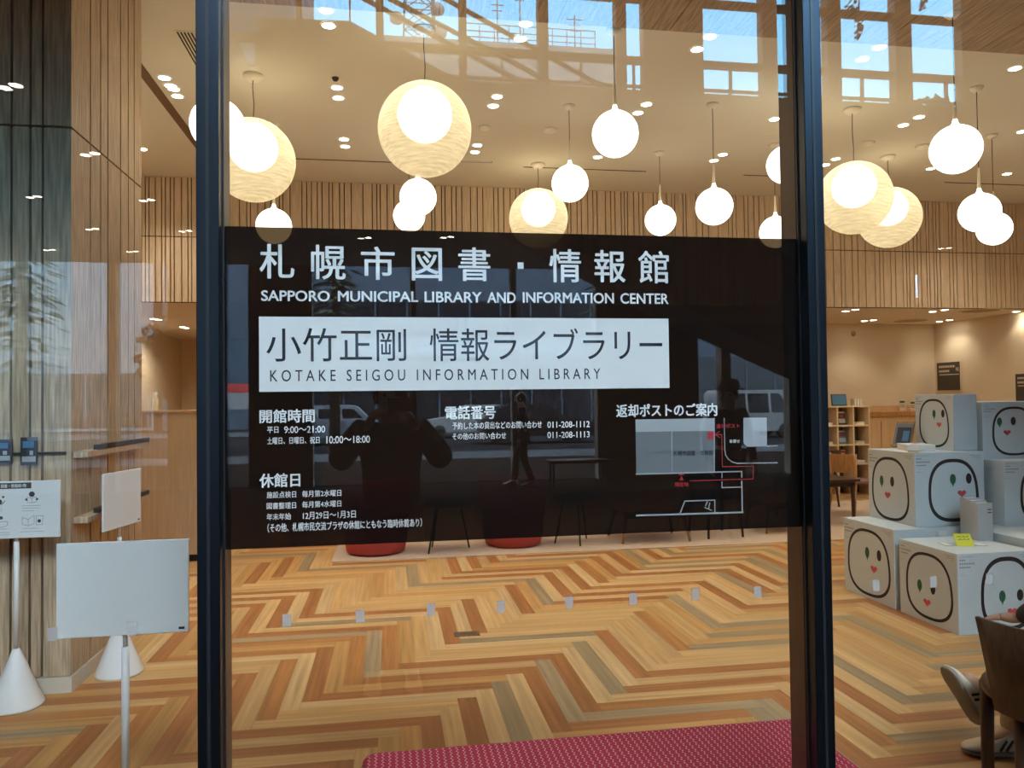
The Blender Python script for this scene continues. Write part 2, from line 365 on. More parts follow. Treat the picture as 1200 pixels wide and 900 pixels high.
def tag(o, label, cat, group=None, kind=None):
    o['label'] = label; o['category'] = cat
    if group: o['group'] = group
    if kind: o['kind'] = kind
    return o
def thing(name, label, cat, loc=(0, 0, 0), rz=0.0, group=None):
    o = bpy.data.objects.new(name, None); COL.objects.link(o); o.location = loc; o.rotation_euler = (0, 0, rz)
    o.empty_display_size = 0.1
    return tag(o, label, cat, group)
def struct(o): o['kind'] = 'structure'; return o
def dup(root, loc=None, rz=None, label=None, group=None):
    r = root.copy(); COL.objects.link(r)
    if loc is not None: r.location = loc
    if rz is not None: r.rotation_euler = (0, 0, rz)
    if label: r['label'] = label
    if group: r['group'] = group
    for ch in list(root.children):
        c = ch.copy(); COL.objects.link(c); c.parent = r; c.matrix_parent_inverse = ch.matrix_parent_inverse.copy()
        for g in list(ch.children):
            d = g.copy(); COL.objects.link(d); d.parent = c
    return r
def sub(o, k):
    md = o.modifiers.new('smooth', 'SUBSURF'); md.levels = k; md.render_levels = k; return o
def text_polys(s, offset=0.0):
    c = bpy.data.curves.new('lettering', 'FONT'); c.body = s; c.size = 1.0; c.offset = offset; c.resolution_u = 4
    o = bpy.data.objects.new('lettering', c); COL.objects.link(o)
    dg = bpy.context.evaluated_depsgraph_get(); dg.update()
    me = bpy.data.meshes.new_from_object(o.evaluated_get(dg))
    vs = [(v.co.x, v.co.y) for v in me.vertices]; fs = [tuple(p.vertices) for p in me.polygons]
    bpy.data.objects.remove(o); bpy.data.curves.remove(c); bpy.data.meshes.remove(me)
    return vs, fs
def put_text(mb, s, to3d, u0, u1, v0, v1, mt, offset=0.0):
    # fit the inked box of s to u0..u1, v0..v1 of a plane given by to3d(u, v); a positive offset thickens the strokes
    vs, fs = text_polys(s, min(0.0, offset))
    if not vs: return
    x0 = min(v[0] for v in vs); x1 = max(v[0] for v in vs); y0 = min(v[1] for v in vs); y1 = max(v[1] for v in vs)
    mi = mb._mi(mt); em = (v1-v0); o = max(0.0, offset)*em
    u0 += o; u1 -= o; v0 += o*0.7; v1 -= o*0.7
    for q, (du, dv) in enumerate(((o, 0), (-o, 0), (0, o*0.7), (0, -o*0.7), (o*0.7, o*0.5), (-o*0.7, -o*0.5)) if o else ((0, 0),)):
        V = [mb.bm.verts.new(Vector(to3d(u0+du+(x-x0)/(x1-x0)*(u1-u0), v0+dv+(y-y0)/max(1e-6, y1-y0)*(v1-v0)))-Vector((0, q*4e-5, 0))) for x, y in vs]
        for f in fs:
            try: mb.bm.faces.new([V[k] for k in f]).material_index = mi
            except ValueError: pass

# ------------------------------------------------------------------ dimensions
ZC, ZS, YB, XL, XR = 4.45, 2.86, 8.28, -4.12, 9.80      # ceiling, low ceiling, slatted upper wall, side walls
FY = -12.7                                               # the hall's own street front, behind the viewer

# ================================================================== setting: library room
struct(MB().box(XL, XR, 0.0, 14.3, -0.1, 0.0).build('floor', m['floor']))
b = MB().box(XL, XR, 3.745, YB+0.1, ZC, ZC+0.1)
struct(b.build('ceiling', m['ceil']))
b = MB(); x = XL
while x < XR:                                            # wooden ceiling boards near the glass, joints running away from it
    x1 = min(x+0.9, XR); b.box(x+0.004, x1-0.004, -0.02, 3.735, ZC-0.012, ZC+0.05); x = x1
b.box(XL, XR, -0.02, 3.74, ZC+0.05, ZC+0.1, m['gap'])
o = struct(b.build('trim_1')); o.data.materials.clear(); o.data.materials.append(m['ceilwood'])
struct(MB().box(XL, XR, YB+0.1, 14.3, ZS, ZS+0.1).build('trim_2', m['soffit']))
struct(MB().box(XL-0.1, XL, 0, 14.3, 0, ZC+0.1).build('wall_left', m['wall']))
struct(MB().box(XR, XR+0.1, 0, 14.3, 0, ZC+0.1).build('wall_right', m['wall']))
b = MB().box(-1.2, XR, 10.65, 10.75, 0, ZS); b.box(XL, -1.1, 14.2, 14.3, 0, ZS); b.box(-1.2, -1.1, 10.65, 14.3, 0, ZS)
struct(b.build('wall_back', m['wall']))

def planks(mb, a0, a1, widths, fn, gap):
    a = a0; k = 0
    while a < a1-1e-6:
        w = random.choice(widths); e = min(a+w, a1); fn(mb, a+gap/2, e-gap/2); a = e
# slatted upper wall
b = MB()
b.box(XL, XR, YB+0.025, YB+0.1, ZS, ZC, m['gap'])
jz = onY(1000, 293.5, YB).z
def f(mb, a, e):
    mb.box(a, e, YB, YB+0.03, ZS, jz-0.006, m['slat']); mb.box(a, e, YB, YB+0.03, jz+0.006, ZC-0.003, m['slat'])
planks(b, XL, XR, (0.045, 0.06, 0.06, 0.075, 0.09, 0.12, 0.15), f, 0.013)
struct(b.build('wall_slatted_upper'))
# clad column / wall return at the left
CX, CY, CJ = -1.729, 2.577, 3.09
b = MB(); b.box(XL, CX-0.029, CY+0.029, 3.80, 0.0, ZC, m['gap'])
def f(mb, a, e):
    mb.box(a, e, CY, CY+0.03, 0.09, CJ-0.006, m['colslat']); mb.box(a, e, CY, CY+0.03, CJ+0.006, ZC, m['colslat'])
a = CX
for w in [0.145, 0.062, 0.095, 0.065, 0.075, 0.115]*4:
    if a-w < XL: break
    f(b, a-w+0.0065, a-(0.0 if a == CX else 0.0065)); a -= w
def f(mb, a, e):
    mb.box(CX-0.03, CX, a, e, 0.09, CJ-0.006, m['colslat']); mb.box(CX-0.03, CX, a, e, CJ+0.006, ZC, m['colslat'])
a = CY+0.03
ys = [onX(px, 400, CX).y for px in (86, 106, 118, 126.5, 141.5, 150.5, 157.5, 166.5)]; ys[0] = CY+0.031
for y0, y1 in zip(ys, ys[1:]): f(b, y0+(0.008 if y0 > CY+0.04 else 0), y1-0.008)
b.box(XL, CX+0.008, CY-0.008, 3.80, 0, 0.085, m['skirt'])
struct(b.build('wall_column_cladding'))
# dark recessed track in the ceiling
struct(MB().box(-2.15, -2.06, 3.9, YB-0.7, ZC-0.004, ZC+0.01).build('trim_3', mat('brown_ceiling_track', (0.16, 0.085, 0.04), 0.6)))
b = MB()
for xa, xb in ((-1.30, 0.35), (1.65, 3.23), (4.55, 6.1), (7.45, 9.3)): b.box(xa, xb, 7.34, 7.365, ZC-0.003, ZC+0.01)
struct(b.build('trim_4', m['gap']))
p0, p1 = onZ(541, 189, ZC), onZ(572, 198, ZC)
b = MB().box(p0.x, p1.x, p1.y-0.3, p0.y, ZC-0.004, ZC+0.01, m['ceil'])
for q in ((p0.x-0.012, p0.x, p1.y-0.3, p0.y), (p1.x, p1.x+0.012, p1.y-0.3, p0.y), (p0.x, p1.x, p0.y, p0.y+0.012)): b.box(q[0], q[1], q[2], q[3], ZC-0.005, ZC+0.01, m['gap'])
struct(b.build('trim_5'))

# ================================================================== glass front: three panes and two mullions
MX = (-0.427, 1.136); MW = 0.026
for k, (xa, xb) in enumerate(((-3.0, MX[0]-0.01), (MX[0]+0.01, MX[1]-0.01), (MX[1]+0.01, 4.2))):
    struct(MB().box(xa, xb, 0.0, 0.010, 0.02, ZC-0.02).build('window_%d' % (k+1), m['glass']))
for k, x in enumerate(MX):
    b = MB().box(x-MW, x+MW, -0.045, -0.004, 0, 6.0, m['blackcap'], bevel=0.002)
    b.box(x-0.004, x+0.004, -0.0465, -0.044, 0, 6.0, m['black'])
    b.box(x-MW-0.004, x+MW+0.004, -0.006, -0.0005, 0, 6.0, m['black'])
    b.box(x-MW, x+MW, 0.0105, 0.012, 0, ZC-0.02, m['black']); b.box(x-MW+0.002, x+MW-0.002, 0.012, 0.098, 0, ZC-0.02, m['innerframe'], bevel=0.003)
    struct(b.build('trim_%d' % (6+k)))
struct(MB().box(-3.0, 4.2, -0.045, 0.098, ZC-0.02, ZC+1.7).build('trim_8', m['black']))
struct(MB().box(-3.0, 4.2, -0.045, 0.098, -0.02, 0.02).build('trim_9', m['black']))

# ================================================================== the sign on the middle pane
YF, YT = 0.0132, 0.0118
sign = thing('information_sign', 'smoked black library sign with white lettering and map on the middle glass pane', 'sign', (0.3, YF, 1.55))
def spart(mb, name, mt=None, label=None):
    o = mb.build(name, mt); o.parent = sign; o.matrix_parent_inverse = Matrix.Translation(-Vector(sign.location))
    if label: o['label'] = label
    return o
gx = lambda px, py: onY(px, py, YT)
zt = onY(600, 272.6, YF).z; zb = onY(600, 630.7, YF).z
spart(MB().box(MX[0]+MW-0.001, MX[1]-MW+0.001, YF, YF+0.0006, zb, zt), 'film_panel', m['film'])
pl0, pl1 = onY(303.4, 371, YT+0.0006), onY(784.6, 454.6, YT+0.0006)
spart(MB().box(pl0.x, pl1.x, YT+0.0004, YT+0.0009, pl1.z, pl0.z), 'name_plate', m['white'], 'white plate')
def line(mb, s, xl, xr, yt, yb, mt, off=0.0, Y=YT):
    ym = (yt+yb)/2; xm = (xl+xr)/2
    a = onY(xl, ym, Y).x; e = onY(xr, ym, Y).x; zt = onY(xm, yt, Y).z; zb = onY(xm, yb, Y).z
    put_text(mb, s, lambda u, v: (u, Y, v), a, e, zb, zt, mt, off)
for ch, xl, xr, yt, yb in (('札', 304, 345, 286, 326.5), ('幌', 364.5, 405, 287, 327.5), ('市', 423, 462.5, 289, 328), ('図', 482.5, 518, 290.5, 329), ('書', 537, 574.5, 290, 329.5),
                           ('情', 643.5, 681, 292, 331), ('報', 696.5, 733, 293, 331), ('館', 748, 784, 294, 332)):
    b = MB(); line(b, ch, xl, xr, yt, yb, m['white'], 0.014); spart(b, 'title_character', m['white'])
b = MB(); q0, q1 = gx(606.5, 307.5), gx(613.5, 315); b.face([(q0.x, YT, q1.z), (q1.x, YT, q1.z), (q1.x, YT, q0.z), (q0.x, YT, q0.z)], m['white']); spart(b, 'title_dot', m['white'])
for wd, xl, xr in (('SAPPORO', 306, 386.5), ('MUNICIPAL', 396, 490), ('LIBRARY', 497.5, 564.5), ('AND', 571, 604.5), ('INFORMATION', 612.5, 719.5), ('CENTER', 727, 783.5)):
    b = MB(); d_ = (xl-306)*0.0075; line(b, wd[0]+''.join(' '*0+c for c in wd[1:]), xl, xr, 340.5+d_, 353+d_, m['white'], 0.03); spart(b, 'english_title_word', m['white'])
b = MB()
YP = YT-0.0002
line(b, '小竹正剛', 312, 476, 384.5, 423.5, m['navy'], 0.003, YP); line(b, '情報ライブラリー', 503.5, 776, 384.5, 423, m['navy'], 0.003, YP)
line(b, 'K O T A K E   S E I G O U   I N F O R M A T I O N   L I B R A R Y', 316.5, 703.5, 432.7, 445.7, m['navy'], 0.004, YP)
spart(b, 'name_plate_lettering', m['navy'], 'dark lettering')
wt = m['white']
for nm, s, xl, xr, yt, yb, off in (
    ('heading_lettering', '開館時間', 304, 369, 479.5, 495.5, 0.026), ('hours_lettering', '平日', 313, 326.3, 500, 507.5, 0.013), ('hours_lettering', '9:00～21:00', 333, 381, 499.3, 507.3, 0.012),
    ('hours_lettering', '土曜日、日曜日、祝日', 313, 374.5, 512, 520.3, 0.013), ('hours_lettering', '10:00～18:00', 382.5, 433.5, 510.8, 519.3, 0.012),
    ('heading_lettering', '休館日', 304, 352, 554.5, 571, 0.026), ('closing_days_lettering', '施設点検日', 312.5, 347, 575.8, 583.5, 0.013), ('closing_days_lettering', '毎月第2水曜日', 354, 400, 574.3, 582, 0.013),
    ('closing_days_lettering', '図書整理日', 312.5, 347, 588.7, 596.3, 0.013), ('closing_days_lettering', '毎月第4水曜日', 354, 400, 586.8, 594.5, 0.013), ('closing_days_lettering', '年末年始', 312.5, 341, 601.5, 609.3, 0.013),
    ('closing_days_lettering', '12月29日～1月3日', 355, 417, 599.2, 607.8, 0.012), ('closing_days_lettering', '（その他、札幌市民交流プラザの休館にともなう臨時休館あり）', 313.5, 494.5, 610.4, 620.6, 0.012),
    ('heading_lettering', '電話番号', 521.5, 581, 475.5, 491.3, 0.026), ('telephone_lettering', '予約した本の貸出などのお問い合わせ', 530, 635, 494, 502.5, 0.012), ('telephone_lettering', '011-208-1112', 641.5, 691, 493.8, 501, 0.012),
    ('telephone_lettering', 'その他のお問い合わせ', 530, 593, 507, 514.8, 0.012), ('telephone_lettering', '011-208-1113', 641.5, 691, 505.8, 513, 0.012),
    ('heading_lettering', '返却ポストのご案内', 722, 840.5, 473, 488.3, 0.026)):
    b = MB(); line(b, s, xl, xr, yt, yb, wt, off); spart(b, nm, wt)
# map: crop pixels -> photograph pixels
mp_ = lambda x, y: (710+x/4.615, 460+y/4.615)
def poly(mb, pts, mt, Y):
    mb.face([onY(*mp_(*p), Y) for p in pts], mt)
def stroke(mb, pts, w, mt, Y):
    P = [onY(*mp_(*p), Y) for p in pts]; w = w/4.615*0.00222/2
    for a, e in zip(P, P[1:]):
        d = (e-a).normalized(); n = Vector((-d.z, 0, d.x))*w; a2 = a-d*w*0.9; e2 = e+d*w*0.9
        mb.face([a2-n, e2-n, e2+n, a2+n], mt)
b = MB(); YA, YB_, YC_ = YT+0.0006, YT+0.0003, YT
poly(b, [(160, 146), (585, 139), (587, 430), (165, 441)], m['mapgrey'], YA)
poly(b, [(160, 146), (585, 139), (585, 207), (162, 213)], m['mappale'], YB_)
poly(b, [(744, 137), (870, 136), (871, 291), (765, 293), (745, 275)], m['mappale'], YB_)
for pts, w in (([(165, 441), (735, 427), (735, 457)], 7), ([(586, 140), (587, 430)], 5), ([(628, 432), (628, 460)], 6), ([(628, 484), (628, 514), (735, 511)], 6), ([(735, 481), (738, 648)], 7),
               ([(167, 665), (740, 648)], 9), ([(403, 649), (427, 587), (589, 582), (589, 643)], 6), ([(357, 212), (357, 330)], 5),
               ([(640, 140), (643, 310), (648, 338), (662, 360), (682, 375), (708, 383), (927, 380)], 5), ([(871, 290), (927, 288)], 5), ([(535, 622), (572, 637)], 5), ([(548, 592), (540, 612)], 7), ([(562, 598), (556, 626)], 6)):
    stroke(b, pts, w, m['mappale'], YC_)
for k in range(9): stroke(b, [(358, 338+k*11.5), (358, 342+k*11.5)], 4, m['mappale'], YC_)
poly(b, [(551, 212), (585, 211), (585, 252), (551, 253)], m['mapred'], YC_-0.0002); poly(b, [(396, 437), (421, 436), (421, 446), (396, 447)], m['mapred'], YC_-0.0002)
poly(b, [(398, 475), (420, 474), (409, 450)], m['mapred'], YC_-0.0002)
for pts in ([(590, 228), (627, 227), (630, 401), (797, 398), (797, 467), (455, 478)], [(614, 211), (590, 228), (616, 243)]): stroke(b, pts, 4.2, m['mapred'], YC_-0.0002)
def mline(s, x0, x1, y0, y1, mt, off):
    a = mp_(x0, y0); e = mp_(x1, y1); line(b, s, a[0], e[0], a[1], e[1], mt, off, YT-0.0003)
mline('返却ポスト', 596, 724, 169, 193, m['mapred'], 0.02); mline('車寄せ', 668, 724, 254, 273, wt, 0.01); mline('札幌市図書・情報館', 365, 578, 314, 341, m['navy'], 0.012); mline('現在地', 372, 448, 485, 509, m['mapred'], 0.02)
spart(b, 'return_box_map', None, 'pale and red map')

# ================================================================== stickers in a row across the panes
ordn = ['first', 'second', 'third', 'fourth', 'fifth', 'sixth', 'seventh', 'eighth']
def sticker(px, py, lab):
    p = onY(px, py, -0.0008)
    o = MB().box(-0.0105, 0.0105, -0.0003, 0.0003, -0.0155, 0.0155).build('safety_sticker', m['sticker'], loc=(p.x, p.y, p.z))
    tag(o, lab, 'sticker', 'safety stickers in a row across the glass')
for k, (px, py) in enumerate(((336, 727), (422, 722), (505, 714.5), (587, 711), (667, 706), (742, 702), (815, 696), (888, 694))):
    sticker(px, py, 'small frosted safety sticker on the middle glass pane, %s from the left frame post' % ordn[k])
sticker(61.5, 743, 'small frosted safety sticker on the glass just left of the large blank sign board')
sticker(154.5, 737, 'small frosted safety sticker on the glass over the large blank board lower edge')
sticker(1026.7, 686, 'small frosted safety sticker on the glass over the tall far-left cardboard box on the floor')
sticker(1093.8, 682, 'small frosted safety sticker on the glass over the shaded face of the nearest box')
sticker(1159.4, 678.5, 'small frosted safety sticker on the glass over the bright face of the nearest box')

# ================================================================== pendant lamps
def opal_prof(r):
    pr = [(0, -r)]
    for k in range(1, 15):
        a = -PI/2 + k*(PI*0.93)/15
        pr.append((r*math.cos(a), r*math.sin(a)))
    pr += [(r*0.20, r*0.985), (r*0.125, r*1.10), (r*0.085, r*1.26)]
    return pr
def small_all():
    base = None
    for px, py, rp, lab in (
        (255, 147, 31, 'small white opal globe lamp half hidden behind the left black post'),
        (321, 265, 20.5, 'small opal globe lamp below the left rippled globe, cut by the sign top'),
        (490, 231, 21.5, 'upper of two overlapping opal globes just below the largest rippled globe'),
        (479.5, 253, 18.5, 'lower of two overlapping opal globes below the largest rippled globe'),
        (668, 215, 21.5, 'opal globe lamp overlapping the upper right of the middle rippled globe'),
        (721, 157, 27, 'larger-looking opal globe lamp hanging high above the right half of the sign'),
        (774, 258, 18, 'opal globe lamp with a long pale neck just above the sign edge'),
        (837, 242, 21.5, 'opal globe lamp hanging above the right part of the sign, clear of others'),
        (921, 193, 22, 'opal globe lamp cut by the left side of the right black post, upper one'),
        (909, 272, 18.5, 'opal globe lamp by the right black post, dipping behind the sign top corner'),
        (1120, 175, 28, 'highest opal globe lamp right of the right black post'),
        (1148, 249, 22.5, 'upper of two overlapping opal globes at the far right'),
        (1165, 268, 19, 'lower of two overlapping opal globes at the far right'),
        ((-2.75, 4.9, 3.5), None, None, 'added fill lamp, opal globe unseen behind the clad wall, front one'), ((-3.1, 6.4, 3.5), None, None, 'added fill lamp, opal globe unseen behind the clad wall, rear one'),
        ((6.3, 3.2, 3.5), None, None, 'added fill lamp, opal globe unseen beyond the right edge, front one'), ((7.6, 4.6, 3.5), None, None, 'added fill lamp, opal globe unseen beyond the right edge, middle one'),
        ((8.6, 6.3, 3.5), None, None, 'added fill lamp, opal globe unseen beyond the right edge, rear one')):
        if rp: d = 0.36/2*FOC/rp; v = ray(px, py); c = CAM+v*(d/v.dot(cf))
        if rp is None: c = Vector(px)  # lamps given by position: unseen, added to even out the ceiling light
        if base is None:
            base = thing('opal_pendant_lamp', lab, 'pendant lamp', c, group='small opal globe lamps hung under the ceiling')
            MB().lathe(opal_prof(0.18), seg=28).build('opal_globe', m['ball'], base)
            MB().lathe([(0.0158, 0.225), (0.0135, 0.28), (0.010, 0.36), (0.0075, 0.42)], seg=10).build('glass_neck', m['neck'], base)
            proto = list(base.children); t = base
        else:
            t = base.copy(); COL.objects.link(t); t.location = c; t['label'] = lab
            for ch in proto:
                q = ch.copy(); COL.objects.link(q); q.parent = t
        L = ZC-c.z
        MB().tube([(0, 0, 0.41), (0, 0, L-0.02)], 0.0035, 6).build('cord', m['cable'], t)
        MB().lathe([(0, L-0.045), (0.03, L-0.045), (0.055, L-0.02), (0.06, L-0.001), (0, L-0.001)], seg=16).build('ceiling_rose', m['canopy'], t)
small_all()
base = None
for px, py, rp, lab in (
    (297, 188, 48, 'large rippled globe lamp beside the left black post'),
    (498, 152, 54.5, 'largest-looking rippled globe lamp above the left half of the sign'),
    (631, 256, 34.5, 'rippled globe lamp half hidden behind the middle of the sign top'),
    (1001, 232, 42, 'large rippled globe lamp beside the right black post'),
    (1042, 255, 35, 'rippled globe lamp overlapped by the one beside the right black post')):
    d = 0.36*FOC/rp; v = ray(px, py); c = CAM+v*(d/v.dot(cf))
    if base is None:
        base = thing('rippled_globe_lamp', lab, 'pendant lamp', c, group='large rippled glass globe lamps hung under the ceiling')
        MB().lathe(sphere_prof(0.36, 24), seg=48).build('glass_globe', m['shell'], base)
        MB().lathe(sphere_prof(0.212, 14), c=(0, 0, 0.115), seg=28).build('inner_globe', m['inner'], base)
        proto = list(base.children); t = base
    else:
        t = base.copy(); COL.objects.link(t); t.location = c; t['label'] = lab
        for ch in proto:
            q = ch.copy(); COL.objects.link(q); q.parent = t
    L = ZC-c.z
    MB().tube([(0, 0, 0.355), (0.006, 0, 0.5), (-0.004, 0, 0.65), (0, 0, L-0.02)], 0.004, 6).build('cord', m['cable'], t)
    MB().lathe([(0, L-0.05), (0.05, L-0.05), (0.085, L-0.02), (0.09, L-0.001), (0, L-0.001)], seg=16).build('ceiling_rose', m['canopy'], t)

# ================================================================== downlights
def downlight_mesh():
    b = MB(); b.lathe([(0.062, -0.001), (0.062, -0.006), (0.05, -0.006)], seg=20, mt=m['plastic']); b.lathe([(0.05, -0.004), (0, -0.004)], seg=20, mt=m['lens'])
    me = b.build('downlight').data; return me
_dm = downlight_mesh(); bpy.data.objects.remove([o for o in COL.objects if o.data == _dm][0])
def downlight(p, lab, group, power=SPOT, size=D2R(100), cat='ceiling light'):
    o = bpy.data.objects.new('downlight', _dm); COL.objects.link(o); o.location = p; tag(o, lab, cat, group)
    if power:
        l = bpy.data.lights.new('downlight_lamp', 'SPOT'); l.energy = power; l.color = (1.0, 0.85, 0.66); l.spot_size = size; l.spot_blend = 0.6; l.shadow_soft_size = 0.05
        q = bpy.data.objects.new('downlight_lamp', l); COL.objects.link(q); q.parent = o; q.location = (0, 0, -0.02)
GR = 'recessed downlights in the main ceiling'
for px, py, lab in (
    (192.5, 91, 'top downlight of the short diagonal row beside the clad wall'), (200, 100.5, 'second downlight of the short diagonal row beside the clad wall'),
    (203.5, 104, 'third downlight of the short diagonal row beside the clad wall'), (208, 112.5, 'lowest downlight of the short diagonal row beside the clad wall'),
    (382, 11.5, 'downlight nearest the wooden ceiling edge, above left of the largest rippled globe'), (385, 29.5, 'downlight just behind the one at the wooden ceiling edge, above left of the largest globe'),
    (395, 102.5, 'front downlight of the pair left of the largest rippled globe'), (396.5, 114.5, 'rear downlight of the pair left of the largest rippled globe'),
    (403, 163, 'front downlight of the pair between the left and the largest rippled globes, low'), (404.5, 171.5, 'rear downlight of the pair between the left and the largest rippled globes, low'),
    (582.5, 113, 'right downlight of the pair right of the largest globe, nearer pair'), (578, 124, 'left downlight of the pair right of the largest globe, nearer pair'),
    (559.5, 170, 'right downlight of the pair right of the largest globe, farther pair'), (556.5, 178, 'left downlight of the pair right of the largest globe, farther pair'),
    (616, 27.5, 'right downlight of the pair near the reflected roof railing'), (610, 45, 'left downlight of the pair near the reflected roof railing'),
    (832, 42.5, 'right downlight of the near pair above the right half of the sign'), (817, 57.5, 'left downlight of the near pair above the right half of the sign'),
    (757.5, 122, 'right downlight of the pair beside the high opal globe'), (747.5, 132, 'left downlight of the pair beside the high opal globe'),
    (700.5, 184, 'single downlight touching the lower left of the high opal globe'),
    (847, 181, 'right downlight of the pair above the opal globe on the right of the sign'), (836.5, 188, 'left downlight of the pair above the opal globe on the right of the sign'),
    (907.5, 139.5, 'downlight just left of the right black post'),
    (1031, 55, 'right downlight of the near pair right of the right black post'), (1011, 69, 'left downlight of the near pair right of the right black post'),
    (1077, 137, 'right downlight of the pair left of the highest right globe'), (1058.5, 146.5, 'left downlight of the pair left of the highest right globe'),
    (979.5, 186, 'right downlight of the pair above the globe beside the right post'), (967, 193, 'left downlight of the pair above the globe beside the right post'),
    (1090.5, 197.5, 'single downlight below left of the highest right globe'),
    (1189.5, 80, 'downlight near the right end of the wooden ceiling edge'), (1198, 154, 'downlight at the extreme right of the ceiling, above the two overlapping globes')):
    downlight(onZ(px, py, ZC), lab, GR)
GR = 'recessed downlights in the low ceiling below the slatted wall'
for px, py, lab in (
    (991, 364.5, 'left front downlight of the low ceiling by the right post'), (1002.5, 362.7, 'second front downlight of the low ceiling by the right post'),
    (1013, 376, 'left rear downlight of the low ceiling above the bookshelf wall'), (1023.5, 375, 'second rear downlight of the low ceiling above the bookshelf wall'),
    (1093, 365, 'left front downlight of the low ceiling above the dark poster'), (1107, 363, 'right front downlight of the low ceiling above the dark poster'),
    (1101, 376.7, 'left rear downlight of the low ceiling above the dark poster'), (1112.7, 375, 'right rear downlight of the low ceiling above the dark poster'),
    (1191, 365, 'front downlight of the low ceiling at the extreme right'),
    (180, 373.5, 'left front downlight of the low ceiling over the plywood counter'), (186, 374.5, 'right front downlight of the low ceiling over the plywood counter'),
    (214, 383, 'left rear downlight of the low ceiling over the plywood counter'), (218, 384.2, 'right rear downlight of the low ceiling over the plywood counter')):
    downlight(onZ(px, py, ZS), lab, GR, SPOT*(0.6 if px > 500 else 1.6), D2R(110 if px > 500 else 150))
GR = 'recessed downlights in the main ceiling'
for x, y, lab in ((-3.0, 4.6, 'added fill downlight unseen behind the clad wall, front one'), (-3.1, 5.9, 'added fill downlight unseen behind the clad wall, middle one'), (-2.75, 7.2, 'added fill downlight unseen behind the clad wall, rear one'),
                  (7.6, 4.2, 'added fill downlight unseen beyond the right edge, front one'), (8.4, 5.6, 'added fill downlight unseen beyond the right edge, middle one'), (8.0, 6.9, 'added fill downlight towards the right wall, rear one')):
    downlight((x, y, ZC), lab, GR, SPOT*4.5, D2R(130))  # extra strong downlights, added to lift the dim ceiling at both sides
# smoke detectors and sensors
for px, py, r, lab in ((1067, 375.8, 0.30, 'round flush speaker in the low ceiling above the bookshelf'), (1149, 364, 0.30, 'round flush speaker in the low ceiling at the far right')):
    p = onZ(px, py, ZS); t = thing('ceiling_speaker', lab, 'speaker', p, 0, 'flush speakers in the low ceiling')
    MB().lathe([(r*0.92, -0.006), (r, -0.006), (r, -0.0005), (r*0.92, -0.0005)], seg=32).build('rim', m['canopy'], t); MB().lathe([(r*0.91, -0.004), (0, -0.004)], seg=32).build('grille', m['kraft'], t)
for px, py, r, lab in ((393, 91, 0.03, 'small dark ceiling sensor left of the largest rippled globe'), (568, 149, 0.06, 'round ceiling detector right of the largest rippled globe'),
                       (645, 152, 0.08, 'round grey ceiling detector above the opal globe over the sign middle'), (1018, 167, 0.07, 'round ceiling detector above the globe beside the right post'), (1082, 171, 0.09, 'larger round ceiling detector left of the highest right globe')):
    p = onZ(px, py, ZC)
    tag(MB().lathe([(0, -0.03), (r*0.6, -0.03), (r, -0.012), (r, -0.0005), (0, -0.0005)], seg=16).build('ceiling_detector', m['canopy'] if r > 0.04 else m['dark'], loc=p), lab, 'detector', 'ceiling detectors')
# air vent
t = thing('air_vent', 'slotted air vent grille in the ceiling by the left black post', 'vent', (-1.56, 4.65, ZC))
MB().box(-0.075, 0.075, -0.4, 0.4, -0.006, -0.0005).build('frame', m['ceil'], t)
b = MB()
for k in range(5): b.box(-0.058+k*0.026, -0.045+k*0.026, -0.385, 0.385, -0.008, -0.004)
b.build('slots', m['gap'], t)

# ================================================================== left: rails, leaflets, counter, sign stands
for px0, y0, px1, y1, lab in ((97, 529, 170, 513, 'upper wooden display ledge with a dark lip on the side of the clad wall'), (97, 606, 170, 577, 'lower wooden display ledge on the side of the clad wall, behind the small tilted board')):
    a = onX(px0, y0, CX+0.05); e = onX(px1, y1, CX+0.05); zc = a.z
    t = thing('display_ledge', lab, 'ledge', (CX+0.001, (a.y+e.y)/2, zc), group='display ledges on the clad wall')
    hl = (e.y-a.y)/2
    MB().box(0, 0.075, -hl, hl, -0.035, 0.0, bevel=0.003).build('wood_ledge', m['colslat'], t)
    MB().box(0.05, 0.078, -hl+0.15, hl, 0.0005, 0.028).build('dark_lip', m['dark'], t)
zr = onY(40, 531, CY).z
t = thing('display_rail', 'thin dark horizontal rail across the front of the clad wall', 'rail', (-2.3, CY-0.012, zr))
MB().tube([(-0.8, 0, 0), (0.55, 0, 0)], 0.006, 8).build('rod', m['dark'], t)
for xx in (-0.6, 0.0, 0.5): MB().tube([(xx, 0, 0), (xx, 0.0115, 0)], 0.004, 6).build('rail_pin', m['dark'], t)
for px0, px1, y0, y1, lab in ((-10, 14.5, 515, 543, 'dark leaflet hung on the rail, at the left edge'), (24, 44, 512.5, 545, 'dark upright leaflet with a pale picture hung on the rail, right one')):
    Y = CY-0.024; a = onY(px0, y0, Y); e = onY(px1, y1, Y)
    t = thing('leaflet', lab, 'leaflet', ((a.x+e.x)/2, Y, e.z), group='leaflets hung on the rail')
    w = (e.x-a.x)/2; h = a.z-e.z
    MB().box(-w, w, -0.002, 0.002, 0, h).build('card', m['blackprint'], t)
    b = MB(); b.box(-w*0.8, w*0.8, -0.003, -0.0022, h*0.12, h*0.32, m['mappale']); b.box(-w*0.7, w*0.6, -0.003, -0.0022, h*0.62, h*0.86, m['blueprint']); b.box(w*0.1, w*0.5, -0.0032, -0.0022, h*0.36, h*0.52, m['mappale'])
    b.build('picture', None, t)
